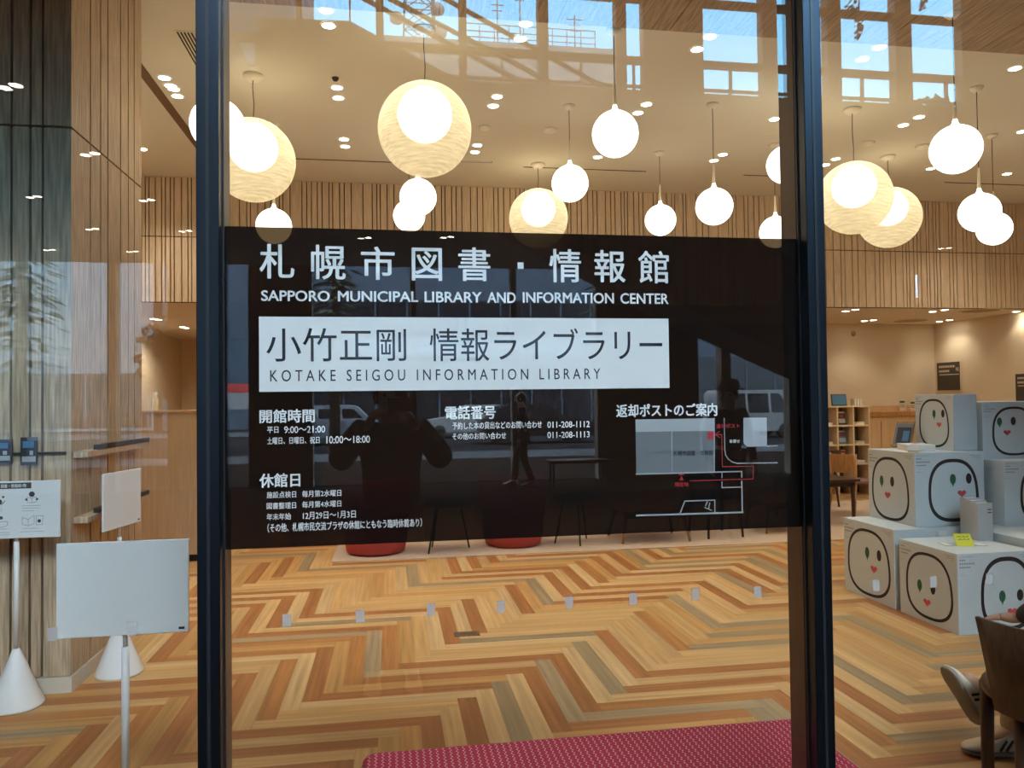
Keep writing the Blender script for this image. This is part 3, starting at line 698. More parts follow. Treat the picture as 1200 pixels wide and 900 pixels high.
# plywood counter
t = thing('plywood_counter', 'pale plywood counter front between the clad wall and the left black post', 'counter', (-2.15, 6.08, 0))
tz = onY(200, 481, 6.08).z
MB().box(-1.0, 0.30, 0, 0.45, 0.07, tz-0.02, bevel=0.004).build('body', m['ply'], t)
MB().box(-1.0, 0.31, -0.01, 0.46, tz-0.02, tz).build('counter_top', m['ply'], t)
MB().box(-1.0, 0.28, 0.03, 0.42, 0, 0.07).build('plinth', m['dark'], t)
p = onY(182, 480, 6.25)
t = thing('bottle', 'small pale upright bottle standing on the plywood counter', 'bottle', (p.x, 6.25, tz))
MB().lathe([(0, 0), (0.03, 0), (0.032, 0.01), (0.032, 0.11), (0.02, 0.14), (0.02, 0.16), (0, 0.16)], seg=16).build('body', m['cream'], t); MB().lathe([(0.022, 0.1605), (0.022, 0.185), (0, 0.185), (0, 0.1605)], seg=12).build('cap', m['paper'], t)

def sign_stand(loc, rz, lab, hb, h, w, lowpost):
    t = thing('sign_stand', lab, 'sign stand', loc, rz, 'floor stands with white boards')
    MB().lathe([(0, 0), (0.124, 0), (0.13, 0.006), (0.128, 0.016), (0.022, 0.285), (0.014, 0.30), (0, 0.30)], seg=40).build('cone_base', m['plastic'], t)
    MB().tube([(0, 0, 0.29), (0, 0, lowpost)], 0.0125, 12).build('lower_post', m['plastic'], t)
    MB().tube([(0, 0, lowpost-0.02), (0, 0, hb+h*0.5)], 0.008, 10).build('upper_post', m['plastic'], t)
    bd = MB().box(-w/2, w/2, -0.022, -0.010, hb, hb+h, bevel=0.002).build('board', m['board'], t)
    return t, bd
# left one with pictograms
z0 = onY(15, 631, 2.395); z1 = onY(15, 564, 2.395)
c = onZ(15, 835-4, 0); hb = z0.z; hh = z1.z-z0.z
t, bd = sign_stand((c.x, 2.417, 0), 0, 'white pictogram sign board on a cone stand in front of the clad wall, left edge', hb, hh, 0.435, hb-0.02)
e_ = MB(); Yb = -0.0225
def bx(u0, u1, v0, v1, mt=m['ink']): e_.face([(u0, Yb, v0), (u1, Yb, v0), (u1, Yb, v1), (u0, Yb, v1)], mt)
uu = lambda px: onY(px, 600, 2.395).x-c.x
vv = lambda py: onY(30, py, 2.395).z
K = lambda x: uu(x/7.5); V = lambda y: vv(530+y/7.5)
e_.face([(K(-260), Yb, V(318)), (K(275), Yb, V(318)), (K(275), Yb, V(266)), (K(-260), Yb, V(266))], m['ink'])
put_text(e_, '図書・情報館1階', lambda u, v: (u, Yb-0.0006, v), K(8), K(232), V(308), V(276), m['board'], 0.015)
def disc(cx, cy, r, mt=m['ink'], n=16): e_.face([(K(cx)+r*math.cos(2*PI*k/n), Yb, V(cy)+r*math.sin(2*PI*k/n)) for k in range(n)], mt)
def ln(pts, w=0.0016):
    P = [Vector((K(x), Yb, V(y))) for x, y in pts]
    for a, q in zip(P, P[1:]):
        d = (q-a); d.normalize(); n = Vector((-d.z, 0, d.x))*w/2; e_.face([a-n, q-n, q+n, a+n], m['ink'])
disc(280, 370, 0.0145); disc(232, 416, 0.006); disc(326, 414, 0.006)
ln([(240, 395), (280, 408), (318, 392), (318, 440), (280, 446), (240, 442), (240, 395)]); ln([(280, 408), (280, 446)])
ln([(196, 570), (248, 592), (300, 556), (302, 630), (250, 648), (196, 632), (196, 570)]); ln([(248, 592), (250, 648)])
ln([(318, 562), (380, 562), (372, 640), (320, 642), (318, 562)]); disc(345, 607, 0.009)
disc(-5, 430, 0.013); disc(28, 388, 0.006); ln([(-60, 450), (20, 450), (45, 420)], 0.004); ln([(-40, 640), (0, 655), (60, 640), (72, 610), (40, 600), (-20, 610)]); disc(10, 570, 0.009)
for y, x0, x1 in ((470, 196, 360), (492, 196, 352), (516, 196, 300), (670, 204, 340), (698, 178, 380), (492, -60, 20), (510, -60, 20), (668, -60, 70), (700, -60, 88), (720, -60, 85)):
    x = x0
    while x < x1: ln([(x, y), (min(x+9, x1), y)], 0.0022); x += 14
o = e_.build('printing', None, t)
# small tilted-away board by the clad wall
c = onZ(140, 789, 0)
a = onY(140, 617, c.y); q = onY(140, 552, c.y)
t, bd = sign_stand((c.x, c.y, 0), D2R(79), 'small white board on a cone stand, seen edge-on beside the clad wall', a.z, q.z-a.z, 0.40, a.z-0.06)
MB().box(0.165, 0.185, -0.0235, -0.0221, a.z+0.012, a.z+0.02).build('maker_tag', m['dark'], t)
# large blank board close to the glass
Yn = 0.40
for _ in range(30):
    wd = onY(222, 690, Yn).x-onY(68, 690, Yn).x
    Yn += (0.42-wd)*2
a = onY(145, 744, Yn-0.016); q = onY(145, 634, Yn-0.016)
t, bd = sign_stand((a.x, Yn, 0), 0, 'large blank pale sign board on a thin post beside the left black post', a.z, q.z-a.z, 0.42, onY(145, 758, Yn).z)
MB().box(0.178, 0.197, -0.0235, -0.0221, a.z+0.011, a.z+0.019).build('maker_tag', m['dark'], t)

# ================================================================== red bench in the foreground
t = thing('bench', 'long red woven-fabric bench behind the glass, foreground', 'bench', (0.66, 0.385, 0))
MB().box(-0.765, 0.765, -0.235, 0.235, 0.31, 0.425, bevel=0.045).build('cushion', m['bench'], t)
MB().box(-0.76, 0.76, -0.20, 0.20, 0.26, 0.309).build('seat_frame', m['dark'], t)
for sx_ in (-0.7, 0.7):
    for sy_ in (-0.17, 0.17): MB().tube([(sx_, sy_, 0), (sx_, sy_, 0.26)], 0.018, 10).build('leg', m['dark'], t)

# ================================================================== cardboard boxes with printed faces
def egg_pts(w, h, n=40):
    P = []
    for k in range(n):
        a = 2*PI*k/n; c_, s_ = math.cos(a), math.sin(a); e = 0.78
        x = math.copysign(abs(c_)**e, c_)*w/2; y = math.copysign(abs(s_)**e, s_)*h/2
        x *= 1+0.10*y/(h/2)*(-1 if x > 0 else -0.4); y *= 1.0
        P.append((x, y))
    return P
def printed_face(t, to3d, eu, ev, ew, eh, fu, fv, outline_w):
    # an outline, two eyes, a mouth and small blocks of print; to3d(u, v) in units of the face edge
    pts = egg_pts(ew, eh); n = len(pts); mb = MB()
    for k in range(n):
        a = pts[k]; q = pts[(k+1) % n]; sc = 1-outline_w/min(ew, eh)*2
        mb.face([to3d(eu+a[0], ev+a[1]), to3d(eu+q[0], ev+q[1]), to3d(eu+q[0]*sc, ev+q[1]*sc), to3d(eu+a[0]*sc, ev+a[1]*sc)])
    bmesh.ops.remove_doubles(mb.bm, verts=mb.bm.verts[:], dist=1e-5)
    mb.build('printed_outline', m['outline'], t)
    def ell(mb, u, v, ru, rv): mb.face([to3d(u+ru*math.cos(2*PI*k/20), v+rv*math.sin(2*PI*k/20)) for k in range(20)])
    mb = MB(); mb.face([to3d(fu-0.115+0.042*math.cos(2*PI*k/20), fv+0.01+0.072*math.sin(2*PI*k/20)) if k != 15 else to3d(fu-0.113, fv-0.10) for k in range(20)]); mb.build('printed_eye', m['leaf_print'], t)['label'] = 'green leaf-shaped printed eye'
    mb = MB(); ell(mb, fu+0.115, fv+0.015, 0.042, 0.072); mb.build('printed_eye', m['outline'], t)
    H = []
    for k in range(28):
        a = 2*PI*k/28; x = 16*math.sin(a)**3; y = 13*math.cos(a)-5*math.cos(2*a)-2*math.cos(3*a)-math.cos(4*a)
        H.append(to3d(fu+0.01+x/16*0.062, fv-0.185+y/16*0.055))
    mb = MB(); mb.face(H); mb.build('printed_mouth', m['heart'], t)
    mb = MB()
    for v, u0, u1, th in ((0.455, -0.47, -0.30, 0.006), (0.41, -0.47, -0.40, 0.018), (0.365, -0.47, -0.28, 0.018), (0.32, -0.47, -0.34, 0.018), (0.235, -0.47, -0.40, 0.006), (0.45, 0.30, 0.46, 0.008), (0.425, 0.34, 0.46, 0.008), (0.40, 0.40, 0.46, 0.006)):
        u = u0
        while u < u1-0.01:
            mb.face([to3d(u, v), to3d(min(u+0.018, u1), v), to3d(min(u+0.018, u1), v+th), to3d(u, v+th)]); u += 0.028
    mb.build('small_print', m['greyink'], t)['kind'] = 'stuff'
def carton(name_lab, x, y, z, sx_, sy_, sz, side=None, front=None):
    t = thing('cardboard_box', name_lab, 'box', (x, y, z), group='stacked printed cardboard boxes')
    b = MB().box(0, sx_, 0, sy_, 0, sz, m['card'], bevel=0.003)
    b.build('carton', None, t)
    if side:
        printed_face(t, lambda u, v: (-0.0008, sy_/2-u*sy_, sz/2+v*sz), *side)
    if front:
        printed_face(t, lambda u, v: (sx_/2+u*sx_, -0.0008, sz/2+v*sz), *front)
    return t
std = (0.02, -0.02, 0.80, 0.86, 0.16, 0.08, 0.035)
low = (0.02, -0.02, 0.80, 0.86, 0.05, -0.02, 0.035)
zB1 = 0.578; zB2 = 0.525
carton('box on the floor nearest the glass, its bright front showing a printed face', 3.615, 2.535, 0, 0.57, 0.575, zB2, (0.02, -0.02, 0.80, 0.86, -0.02, -0.05, 0.035), (0.13, -0.02, 0.68, 0.92, 0.18, -0.06, 0.04))
carton('box on the floor left of and behind the nearest box, shaded printed side', 3.615, 3.165, 0, 0.58, 0.63, zB1, (0.0, -0.02, 0.84, 0.88, 0.10, 0.10, 0.035))
y3 = 3.236; z3 = onY(1072, 531, y3).z
carton('box in the middle layer, resting on the left floor box, with the largest bright face', 3.845, y3, zB1+0.0005, 0.58, 0.56, z3-zB1, (-0.02, -0.04, 0.80, 0.90, -0.08, 0.05, 0.035), (0.05, -0.02, 0.72, 0.86, 0.16, 0.12, 0.04))
p6 = onX(1118, 527.7, 4.25)
carton('small box on top of the middle layer, printed shaded side and plain grey front', 4.25, p6.y, z3+0.0005, 0.205, 0.43, onY(1118, 462, p6.y).z-z3, side=(0.0, -0.02, 0.78, 0.88, 0.13, 0.14, 0.035))
z5 = onY(1177, 540.4, 3.103).z
p7 = onY(1149.5, 540, 3.30)
carton('box on the floor under the middle layer, mostly hidden behind the nearest box', 4.215, 2.50, 0, 0.56, 0.58, zB1)
carton('box on the floor at the back right, hidden under the far right boxes', 4.235, 3.10, 0, 0.85, 0.60, zB1-0.001)
carton('middle-layer box at the right edge, behind the standing grey books', 4.475, 3.103, zB1+0.0005, 0.55, 0.55, z5-zB1, front=(0.10, -0.02, 0.72, 0.88, 0.12, 0.06, 0.04))
carton('top box at the far right, bright front with a printed face', 4.475, 3.30, z5+0.0005, 0.52, 0.43, onY(1149.5, 471, 3.30).z-z5, front=(0.03, -0.02, 0.74, 0.86, -0.10, 0.14, 0.035))

def small_book(lab, loc, rz, sx_, sy_, sz, cover, tilt=0.0, cat='book', group=None, page=None, name='book'):
    t = thing(name, lab, cat, loc, rz, group)
    t.rotation_euler = (tilt, 0, rz)
    b = MB(); b.box(-sx_/2, sx_/2, -sy_/2, sy_/2, 0, 0.003); b.box(-sx_/2, sx_/2, -sy_/2, sy_/2, sz-0.003, sz); b.box(-sx_/2, -sx_/2+0.003, -sy_/2, sy_/2, 0.003, sz-0.003)
    b.build('cover', cover, t)
    MB().box(-sx_/2+0.0035, sx_/2-0.004, -sy_/2+0.004, sy_/2-0.004, 0.0032, sz-0.0032).build('pages', page or m['paper'], t)
    return t
# things lying on the boxes
c = onZ(1066, 522, z3+0.02)
t = small_book('thick white book lying on the middle box in front of the small top box', (4.04, 3.48, z3+0.001), D2R(70), 0.27, 0.20, 0.05, m['paper'])
b = MB(); b.box(-0.10, -0.04, 0.02, 0.06, 0.0502, 0.0506, m['heart']); b.box(0.07, 0.10, -0.05, 0.0, 0.0502, 0.0506, m['leaf_print']); b.build('cover_print', None, t)
t = small_book('narrow pale booklet jutting out beside the white book on the middle box', (3.905, 3.285, z3+0.001), D2R(25), 0.11, 0.075, 0.02, m['cream'])
# magazine leaning on a small easel behind
t = thing('magazine_easel', 'grey and dark magazine leaning on a small wooden easel behind the white book', 'magazine stand', (4.085, 3.715, z3+0.012), D2R(-60))
t.rotation_euler = (D2R(-22), 0, D2R(-62))
MB().box(-0.07, 0.07, -0.004, 0.004, 0.012, 0.20).build('magazine', m['mapgrey'], t)
b = MB(); b.box(-0.05, 0.065, -0.0048, -0.0041, 0.03, 0.17, m['blackprint']); b.box(0.0, 0.05, -0.0052, -0.0047, 0.05, 0.14, m['blueprint']); b.build('cover_picture', None, t)
b = MB(); b.box(-0.075, 0.075, 0.005, 0.012, 0.0, 0.225); b.box(-0.075, 0.075, -0.03, 0.005, 0.0, 0.011); b.build('easel', m['woodleg'], t)
# three grey books standing on the nearest box top
zt2 = zB1+0.002
for k, (px, yy, hh, lab) in enumerate(((1163, 2.935, 0.265, 'front grey book of three standing upright on the nearest box'), (1170, 2.999, 0.275, 'middle grey book of three standing upright on the boxes'), (1176, 3.063, 0.285, 'rear grey book of three standing upright on the boxes'))):
    x = 4.075+0.006*k; w = 0.13
    t = thing('grey_book', lab, 'book', (x+0.07, yy, zB2+0.0005), D2R(6), 'grey books standing on the boxes')
    b = MB(); b.box(-w/2, w/2, -0.026, -0.023, 0, hh); b.box(-w/2, w/2, 0.023, 0.026, 0, hh); b.box(-w/2, -w/2+0.003, -0.023, 0.023, 0, hh); b.build('cover', m['greybook'], t)
    MB().box(-w/2+0.0035, w/2-0.004, -0.0225, 0.0225, 0.003, hh-0.004).build('pages', m['paper'], t)
    b = MB(); b.box(0.02, 0.055, -0.0268, -0.0262, hh*0.80, hh*0.83, m['ink']); b.box(0.02, 0.055, -0.0268, -0.0262, hh*0.72, hh*0.75, m['ink']); b.build('cover_print', None, t)
# card, leaflet and small holder on the nearest box
c = onY(1131, 631, 2.74)
t = thing('yellow_card', 'bright yellow handwritten card propped on top of the nearest box', 'card', (c.x+0.005, 2.74, zB2+0.001), D2R(-12)); t.rotation_euler = (D2R(-38), 0, D2R(-12))
MB().box(-0.058, 0.058, -0.001, 0.001, 0, 0.098).build('card', m['yellow'], t)
b = MB()
for r_ in range(2):
    for k in range(6): b.box(-0.04+k*0.014, -0.031+k*0.014, -0.0018, -0.0011, 0.05+r_*0.02, 0.054+r_*0.02+0.004*(k % 2))
b.build('pen_marks', m['leaf_print'], t)
c = onZ(1127, 638, zB2)
t = thing('leaflet_sheet', 'pale green leaflet in a clear sleeve lying on top of the nearest box', 'leaflet', (c.x, c.y-0.01, zB2+0.001), D2R(-12))
MB().box(-0.14, 0.14, -0.055, 0.055, 0, 0.003).build('sheet', m['greenprint'], t)
b = MB(); b.box(0.08, 0.137, -0.05, 0.05, 0.0031, 0.0036, m['paper']); b.box(-0.137, -0.09, -0.05, 0.05, 0.0031, 0.0036, m['paper']); b.build('white_border', None, t)
c = onZ(1104, 628, zB2)
t = thing('card_holder', 'small white folded card standing on the nearest box, left of the yellow card', 'card', (c.x, c.y, zB2+0.001), D2R(-15))
b = MB(); b.box(-0.03, 0.03, -0.012, -0.010, 0, 0.035); b.box(-0.03, 0.03, 0.010, 0.012, 0, 0.035); b.box(-0.03, 0.03, -0.012, 0.012, 0.035, 0.037); b.build('folded_card', m['paper'], t)

p = onZ(547, 743, 0)
t = thing('floor_outlet', 'flat brown floor outlet cover set in the wood floor, left of the sign middle', 'floor outlet', (p.x, p.y, 0))
MB().box(-0.085, 0.085, -0.05, 0.05, 0.0005, 0.003, bevel=0.001).build('cover', mat('brown_metal_plate', (0.14, 0.085, 0.045), 0.5), t); MB().box(-0.07, 0.07, -0.004, 0.004, 0.0031, 0.0038).build('slot', m['dark'], t)

# ================================================================== rug and seating behind the sign
struct_rug = MB().box(-0.58, 9.2, 5.74, 8.6, 0.0005, 0.008).build('carpet', m['rug']); tag(struct_rug, 'large beige carpet under the seating at the far side of the plank floor', 'carpet')
RZ = 0.013
def arc_shell(r_out, r_in, z0, z1, a0, a1, seg, flare=0.0, bev=0.02):
    # an upholstered wrap: rounded in section
    rings = []
    for k in range(seg+1):
        a = a0+(a1-a0)*k/seg; c_, s_ = math.cos(a), math.sin(a); ring = []
        for rr, z in ((r_in, z0), (r_in+flare*0.6, z1-bev), (r_in+flare+bev*0.7, z1), (r_out+flare-bev*0.7, z1), (r_out+flare, z1-bev), (r_out, z0+bev), (r_out-bev, z0)):
            ring.append((c_*rr, s_*rr, z))
        rings.append(ring)
    return rings
def tub_chair(loc, lab, first=[None]):
    if first[0]: return dup(first[0], loc, None, lab)
    t = thing('tub_armchair', lab, 'armchair', loc, 0, 'red tub armchairs on the carpet')
    MB().lathe([(0, 0.0), (0.27, 0.0), (0.30, 0.02), (0.315, 0.10), (0.33, 0.30), (0.325, 0.34), (0, 0.34)], seg=40).build('base', m['redfab'], t)
    MB().lathe([(0, 0.341), (0.23, 0.341), (0.25, 0.36), (0.25, 0.41), (0.22, 0.44), (0, 0.445)], seg=32).build('seat', m['redfab'], t)
    MB().loft(arc_shell(0.34, 0.252, 0.30, 0.76, D2R(150), D2R(390), 28, 0.03, 0.035)).build('backrest', m['redfab'], t)
    first[0] = t; return t
tub_chair((-0.165, 6.17, RZ), 'left red tub armchair with its base showing under the sign')
tub_chair((1.295, 6.28, RZ), 'right red tub armchair with its base showing under the sign')
def side_table(loc, lab, r, h, legs, lr, first=None):
    t = thing('side_table', lab, 'table', loc, 0, 'side tables on the carpet')
    MB().lathe([(0, h-0.018), (r-0.006, h-0.018), (r, h-0.012), (r, h-0.002), (0, h)], seg=36).build('table_top', m['dark'], t)
    for a in legs: MB().tube([(math.cos(a)*r*0.55, math.sin(a)*r*0.55, h-0.018), (math.cos(a)*r*0.98, math.sin(a)*r*0.98, 0)], lr, 8).build('leg', m['dark'], t)
    return t
side_table((0.57, 6.05, RZ), 'small black round table on thin legs between the two red armchairs', 0.265, 0.50, (D2R(218), D2R(25), D2R(125)), 0.009)
side_table((1.98, 6.20, RZ), 'small black round table on thin legs right of the right red armchair', 0.25, 0.50, (D2R(265), D2R(183), D2R(50)), 0.009)
def low_table(loc, lab, w, d, h, mt, topm=None):
    t = thing('coffee_table', lab, 'table', loc, 0, 'low wooden tables on the carpet')
    MB().box(-w/2, w/2, -d/2, d/2, h-0.03, h, bevel=0.008).build('table_top', topm or mt, t)
    for a in (-1, 1):
        for q in (-1, 1): MB().tube([(a*w*0.38, q*d*0.36, h-0.03), (a*w*0.46, q*d*0.44, 0)], [0.022, 0.014], 10).build('leg', mt, t)
    b = MB()
    for q in (-1, 1): b.box(-w*0.38, w*0.38, q*d*0.36-0.01, q*d*0.36+0.01, h-0.10, h-0.055)
    b.build('rail', mt, t)
    return t
low_table((2.81, 6.26, RZ), 'low oak coffee table with splayed legs showing under the sign', 0.82, 0.62, 0.36, m['woodleg'])
low_table((4.51, 6.48, RZ), 'low oak table whose leg shows at the lower right corner of the sign', 0.70, 0.60, 0.36, m['woodleg'])
def dining_chair(loc, rz, lab, wm, fm):
    t = thing('wooden_chair', lab, 'chair', loc, rz)
    MB().box(-0.22, 0.22, -0.22, 0.22, 0.42, 0.455, bevel=0.012).build('seat', fm, t)
    for a in (-1, 1):
        MB().tube([(a*0.19, 0.19, 0.42), (a*0.21, 0.22, 0)], [0.019, 0.013], 10).build('leg', wm, t)
        MB().tube([(a*0.21, -0.20, 0.80), (a*0.19, -0.19, 0.42), (a*0.21, -0.24, 0)], [0.014, 0.019, 0.013], 10).build('leg', wm, t)
    rings = []
    for k in range(9):
        x = -0.235+0.47*k/8; y = -0.245-0.05*(1-(x/0.235)**2)
        rings.append([(x, y-0.009, 0.56), (x, y+0.009, 0.56), (x, y-0.012, 0.80), (x, y-0.03, 0.80)])
    MB().loft(rings, smooth=False).build('backrest', wm, t)
    return t
dining_chair((3.62, 6.30, RZ), D2R(185), 'dark wooden chair whose legs show under the map on the sign', m['darkwood'], m['dark'])

# ================================================================== right: reading corner
# table and chairs beyond the right post
tp = onZ(983, 615, RZ)
t = thing('reading_table', 'brown wooden table right of the right black post', 'table', (tp.x+0.10, tp.y+0.42, RZ))
hT = onY(990, 563, tp.y).z
MB().box(-0.55, 0.18, -0.45, 0.45, hT-0.03, hT, bevel=0.006).build('table_top', m['darkwood'], t)
MB().box(-0.50, 0.14, -0.40, 0.40, hT-0.09, hT-0.03).build('apron', m['darkwood'], t)
for a, q in ((-0.48, -0.38), (-0.48, 0.38), (0.12, -0.38), (0.12, 0.38)): MB().tube([(a, q, hT-0.05), (a*1.0, q, 0)], [0.028, 0.016], 10).build('leg', m['darkwood'], t)
dining_chair((6.02, 7.35, RZ), D2R(-75), 'wooden chair with a warm oak back and mauve seat beside the bookshelf', m['orangewood'], m['mauve'])
dining_chair((5.95, 8.20, RZ), D2R(10), 'dark wooden chair behind the brown table near the right black post', m['darkwood'], m['dark'])
# dark bucket chair before the counter
c = onY(1046, 520, 8.9)
t = thing('bucket_chair', 'dark brown bucket chair in front of the wooden counter', 'chair', (c.x, 8.9, 0.0), D2R(200))
MB().lathe([(0, 0.40), (0.17, 0.40), (0.20, 0.43), (0.20, 0.45), (0, 0.46)], seg=28).build('seat', m['darkwood'], t)
MB().loft(arc_shell(0.24, 0.215, 0.41, 0.74, D2R(140), D2R(400), 24, 0.04, 0.008)).build('backrest', m['darkwood'], t)
for a in range(4): MB().tube([(0.13*math.cos(a*PI/2+0.7), 0.13*math.sin(a*PI/2+0.7), 0.40), (0.22*math.cos(a*PI/2+0.7), 0.22*math.sin(a*PI/2+0.7), 0)], 0.014, 8).build('leg', m['darkwood'], t)

# bookshelf of open cubes
YSF = 9.30
xr = onY(1019, 500, YSF).x; ztop = onY(1005, 475.5, YSF).z
cw = onY(1018.5, 500, YSF).x-onY(1000, 500, YSF).x; chh = ztop-onY(1005, 498, YSF).z
t = thing('bookshelf', 'pale wooden open-cube bookshelf beside the right black post', 'bookshelf', (xr, YSF, 0))
ncol, nrow = 4, 4
b = MB(); th = 0.022
for k in range(ncol+1): b.box(-k*cw-th/2, -k*cw+th/2, 0, 0.30, 0, ztop)
for k in range(nrow+1): b.box(-ncol*cw, 0, 0.002, 0.298, max(0, ztop-k*chh-th), ztop-k*chh)
b.build('carcass', m['shelfwood'], t)
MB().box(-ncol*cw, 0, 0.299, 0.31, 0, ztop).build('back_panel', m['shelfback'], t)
bk = 0
cellx = ['right-hand', 'middle', 'left-hand']
rown = ['top', 'second', 'third']
for row in range(3):
    zb_ = ztop-(row+1)*chh
    # a magazine shown face-out in the middle column
    x = xr-1.5*cw; q = thing('magazine', 'face-out magazine in the %s row of the bookshelf, middle column' % rown[row], 'magazine', (x, YSF+0.10, zb_+0.002), 0, 'face-out magazines in the bookshelf'); q.rotation_euler = (D2R(-12), 0, 0)
    MB().box(-0.075, 0.075, -0.004, 0.004, 0, 0.225).build('cover', (m['blackprint'], m['blueprint'], m['redprint'])[row], q)
    b = MB(); b.box(-0.05, 0.06, -0.0052, -0.0042, 0.03, 0.10, m['mappale']); b.box(-0.03, 0.05, -0.0052, -0.0042, 0.12, 0.17, m['redprint'] if row != 2 else m['cream']); b.box(-0.065, 0.065, -0.0052, -0.0042, 0.19, 0.215, m['cream']); b.build('cover_picture', None, q)
    # a little pile lying flat in the right column, and one in the left
    for cxn, cxx in (('right-hand', 0.5), ('left-hand', 2.5)):
        x = xr-cxx*cw
        for kk in range(2):
            small_book('%s book lying in the %s cube of the %s bookshelf row' % (('lower', 'upper')[kk], cxn, rown[row]), (x, YSF+0.14, zb_+0.002+kk*0.0225), D2R(90+6*kk), 0.20, 0.14, 0.02, (m['paper'], m['cream'], m['greybook'])[(row+kk) % 3], group='books lying in the bookshelf', name='lying_book')
# things on the bookshelf
x = onY(983.5, 470, YSF+0.1).x
t = thing('tablet_display', 'blue picture in a dark frame standing on top of the bookshelf', 'framed picture', (x, YSF+0.10, ztop+0.003)); t.rotation_euler = (D2R(-8), 0, 0)
MB().box(-0.13, 0.13, -0.01, 0.01, 0, 0.185, bevel=0.004).build('frame', m['dark'], t); MB().box(-0.118, 0.118, -0.0115, -0.0102, 0.014, 0.172).build('picture', m['blueprint'], t)
x = onY(1006, 470, YSF+0.1).x
for k in range(3):
    small_book(('left', 'middle', 'right')[k]+' cream booklet of three standing on top of the bookshelf', (x-0.045+k*0.045, YSF+0.16, ztop+0.001), 0, 0.035, 0.12, 0.11, m['cream'], group='cream booklets on the bookshelf', name='booklet')
# long wooden counter behind
YC = 10.05
ct = onY(1050, 486, YC).z
t = thing('wooden_counter', 'long warm wooden counter with cupboard doors behind the boxes', 'counter', (7.9, YC, 0))
MB().box(-0.85, 1.6, 0, 0.55, 0.06, ct-0.03).build('body', m['ply'], t)
MB().box(-0.88, 1.63, -0.03, 0.57, ct-0.03, ct+0.055, bevel=0.004).build('counter_top', m['orangewood'], t)
MB().box(-0.85, 1.6, 0.40, 0.55, ct+0.056, ct+0.15).build('back_ledge', m['ply'], t)
MB().box(-0.83, 1.58, 0.03, 0.5, 0, 0.06).build('plinth', m['dark'], t)
for k in range(4): MB().box(-0.84+k*0.61, -0.84+k*0.61+0.60, -0.018, -0.001, 0.08, ct-0.10, bevel=0.003).build('door', m['ply'], t)
for px, w_, h_, lab in ((1057, 0.12, 0.16, 'left upright cream notice card on the wooden counter'), (1069, 0.10, 0.14, 'right upright cream notice card on the wooden counter')):
    q = onY(px, 470, YC+0.3); t = thing('notice_card', lab, 'card', (q.x, YC+0.28, ct+0.056), 0, 'notice cards on the counter'); t.rotation_euler = (D2R(-6), 0, 0)
    MB().box(-w_/2, w_/2, -0.002, 0.002, 0, h_+0.06).build('card', m['cream'], t)
    b = MB(); b.box(-w_*0.4, w_*0.4, -0.003, -0.0021, h_*0.9, h_*1.0+0.02, m['leaf_print']); b.box(-w_*0.4, w_*0.3, -0.003, -0.0021, h_*0.6, h_*0.66, m['ink']); b.box(-w_*0.4, w_*0.35, -0.003, -0.0021, h_*0.42, h_*0.48, m['ink']); b.build('print', None, t)
# posters on the right wall
def poster(pxa, pya, pxb, pyb, lab, frame):
    Xw = XR-0.012; a = onX(pxa, pya, Xw); e = onX(pxb, pyb, Xw)
    t = thing('wall_poster', lab, 'poster', (Xw+0.010, (a.y+e.y)/2, e.z), D2R(-90), 'dark posters on the beige wall')
    w_ = abs(a.y-e.y)/2; h_ = a.z-e.z
    if frame: MB().box(-w_-0.03, w_+0.06, -0.004, -0.0005, -0.02, h_+0.03).build('white_mount', m['cream'], t)
    MB().box(-w_, w_, -0.014, -0.005, 0, h_).build('sheet', m['poster'], t)
    b = MB()
    for row, (v, x0, x1, s_) in enumerate(((0.84, -0.8, 0.6, 0.075), (0.68, -0.8, 0.1, 0.075))):
        u = x0
        while u < x1: b.box(u*w_, (u+0.11)*w_, -0.0152, -0.0142, (v-0.03)*h_, (v+s_-0.03)*h_, m['cream']); u += 0.16
    b.box(-0.78*w_, 0.95*w_, -0.0152, -0.0142, 0.545*h_, 0.575*h_, m['cream']); b.box(0.72*w_, 0.78*w_, -0.0152, -0.0142, 0.68*h_, 0.80*h_, m['cream']); b.box(0.86*w_, 0.92*w_, -0.0152, -0.0142, 0.66*h_, 0.80*h_, m['cream'])
    b.build('pale_print', None, t)
poster(1098, 425.5, 1125, 457, 'square dark poster with pale heading on the beige wall, above the small top box', True)
poster(1190, 438.5, 1216, 470, 'brown poster on the beige wall at the right edge, above the far right box', False)
p = onY(1000, 391, 10.64)
tag(MB().lathe([(0, 0), (0.035, 0), (0.045, 0.008), (0.045, 0.018), (0, 0.018)], seg=18, M=Matrix.Rotation(PI/2, 4, 'X')).build('wall_sensor', m['kraft'], loc=(p.x, 10.649, p.z)), 'small round sensor high on the beige wall right of the right black post', 'sensor')

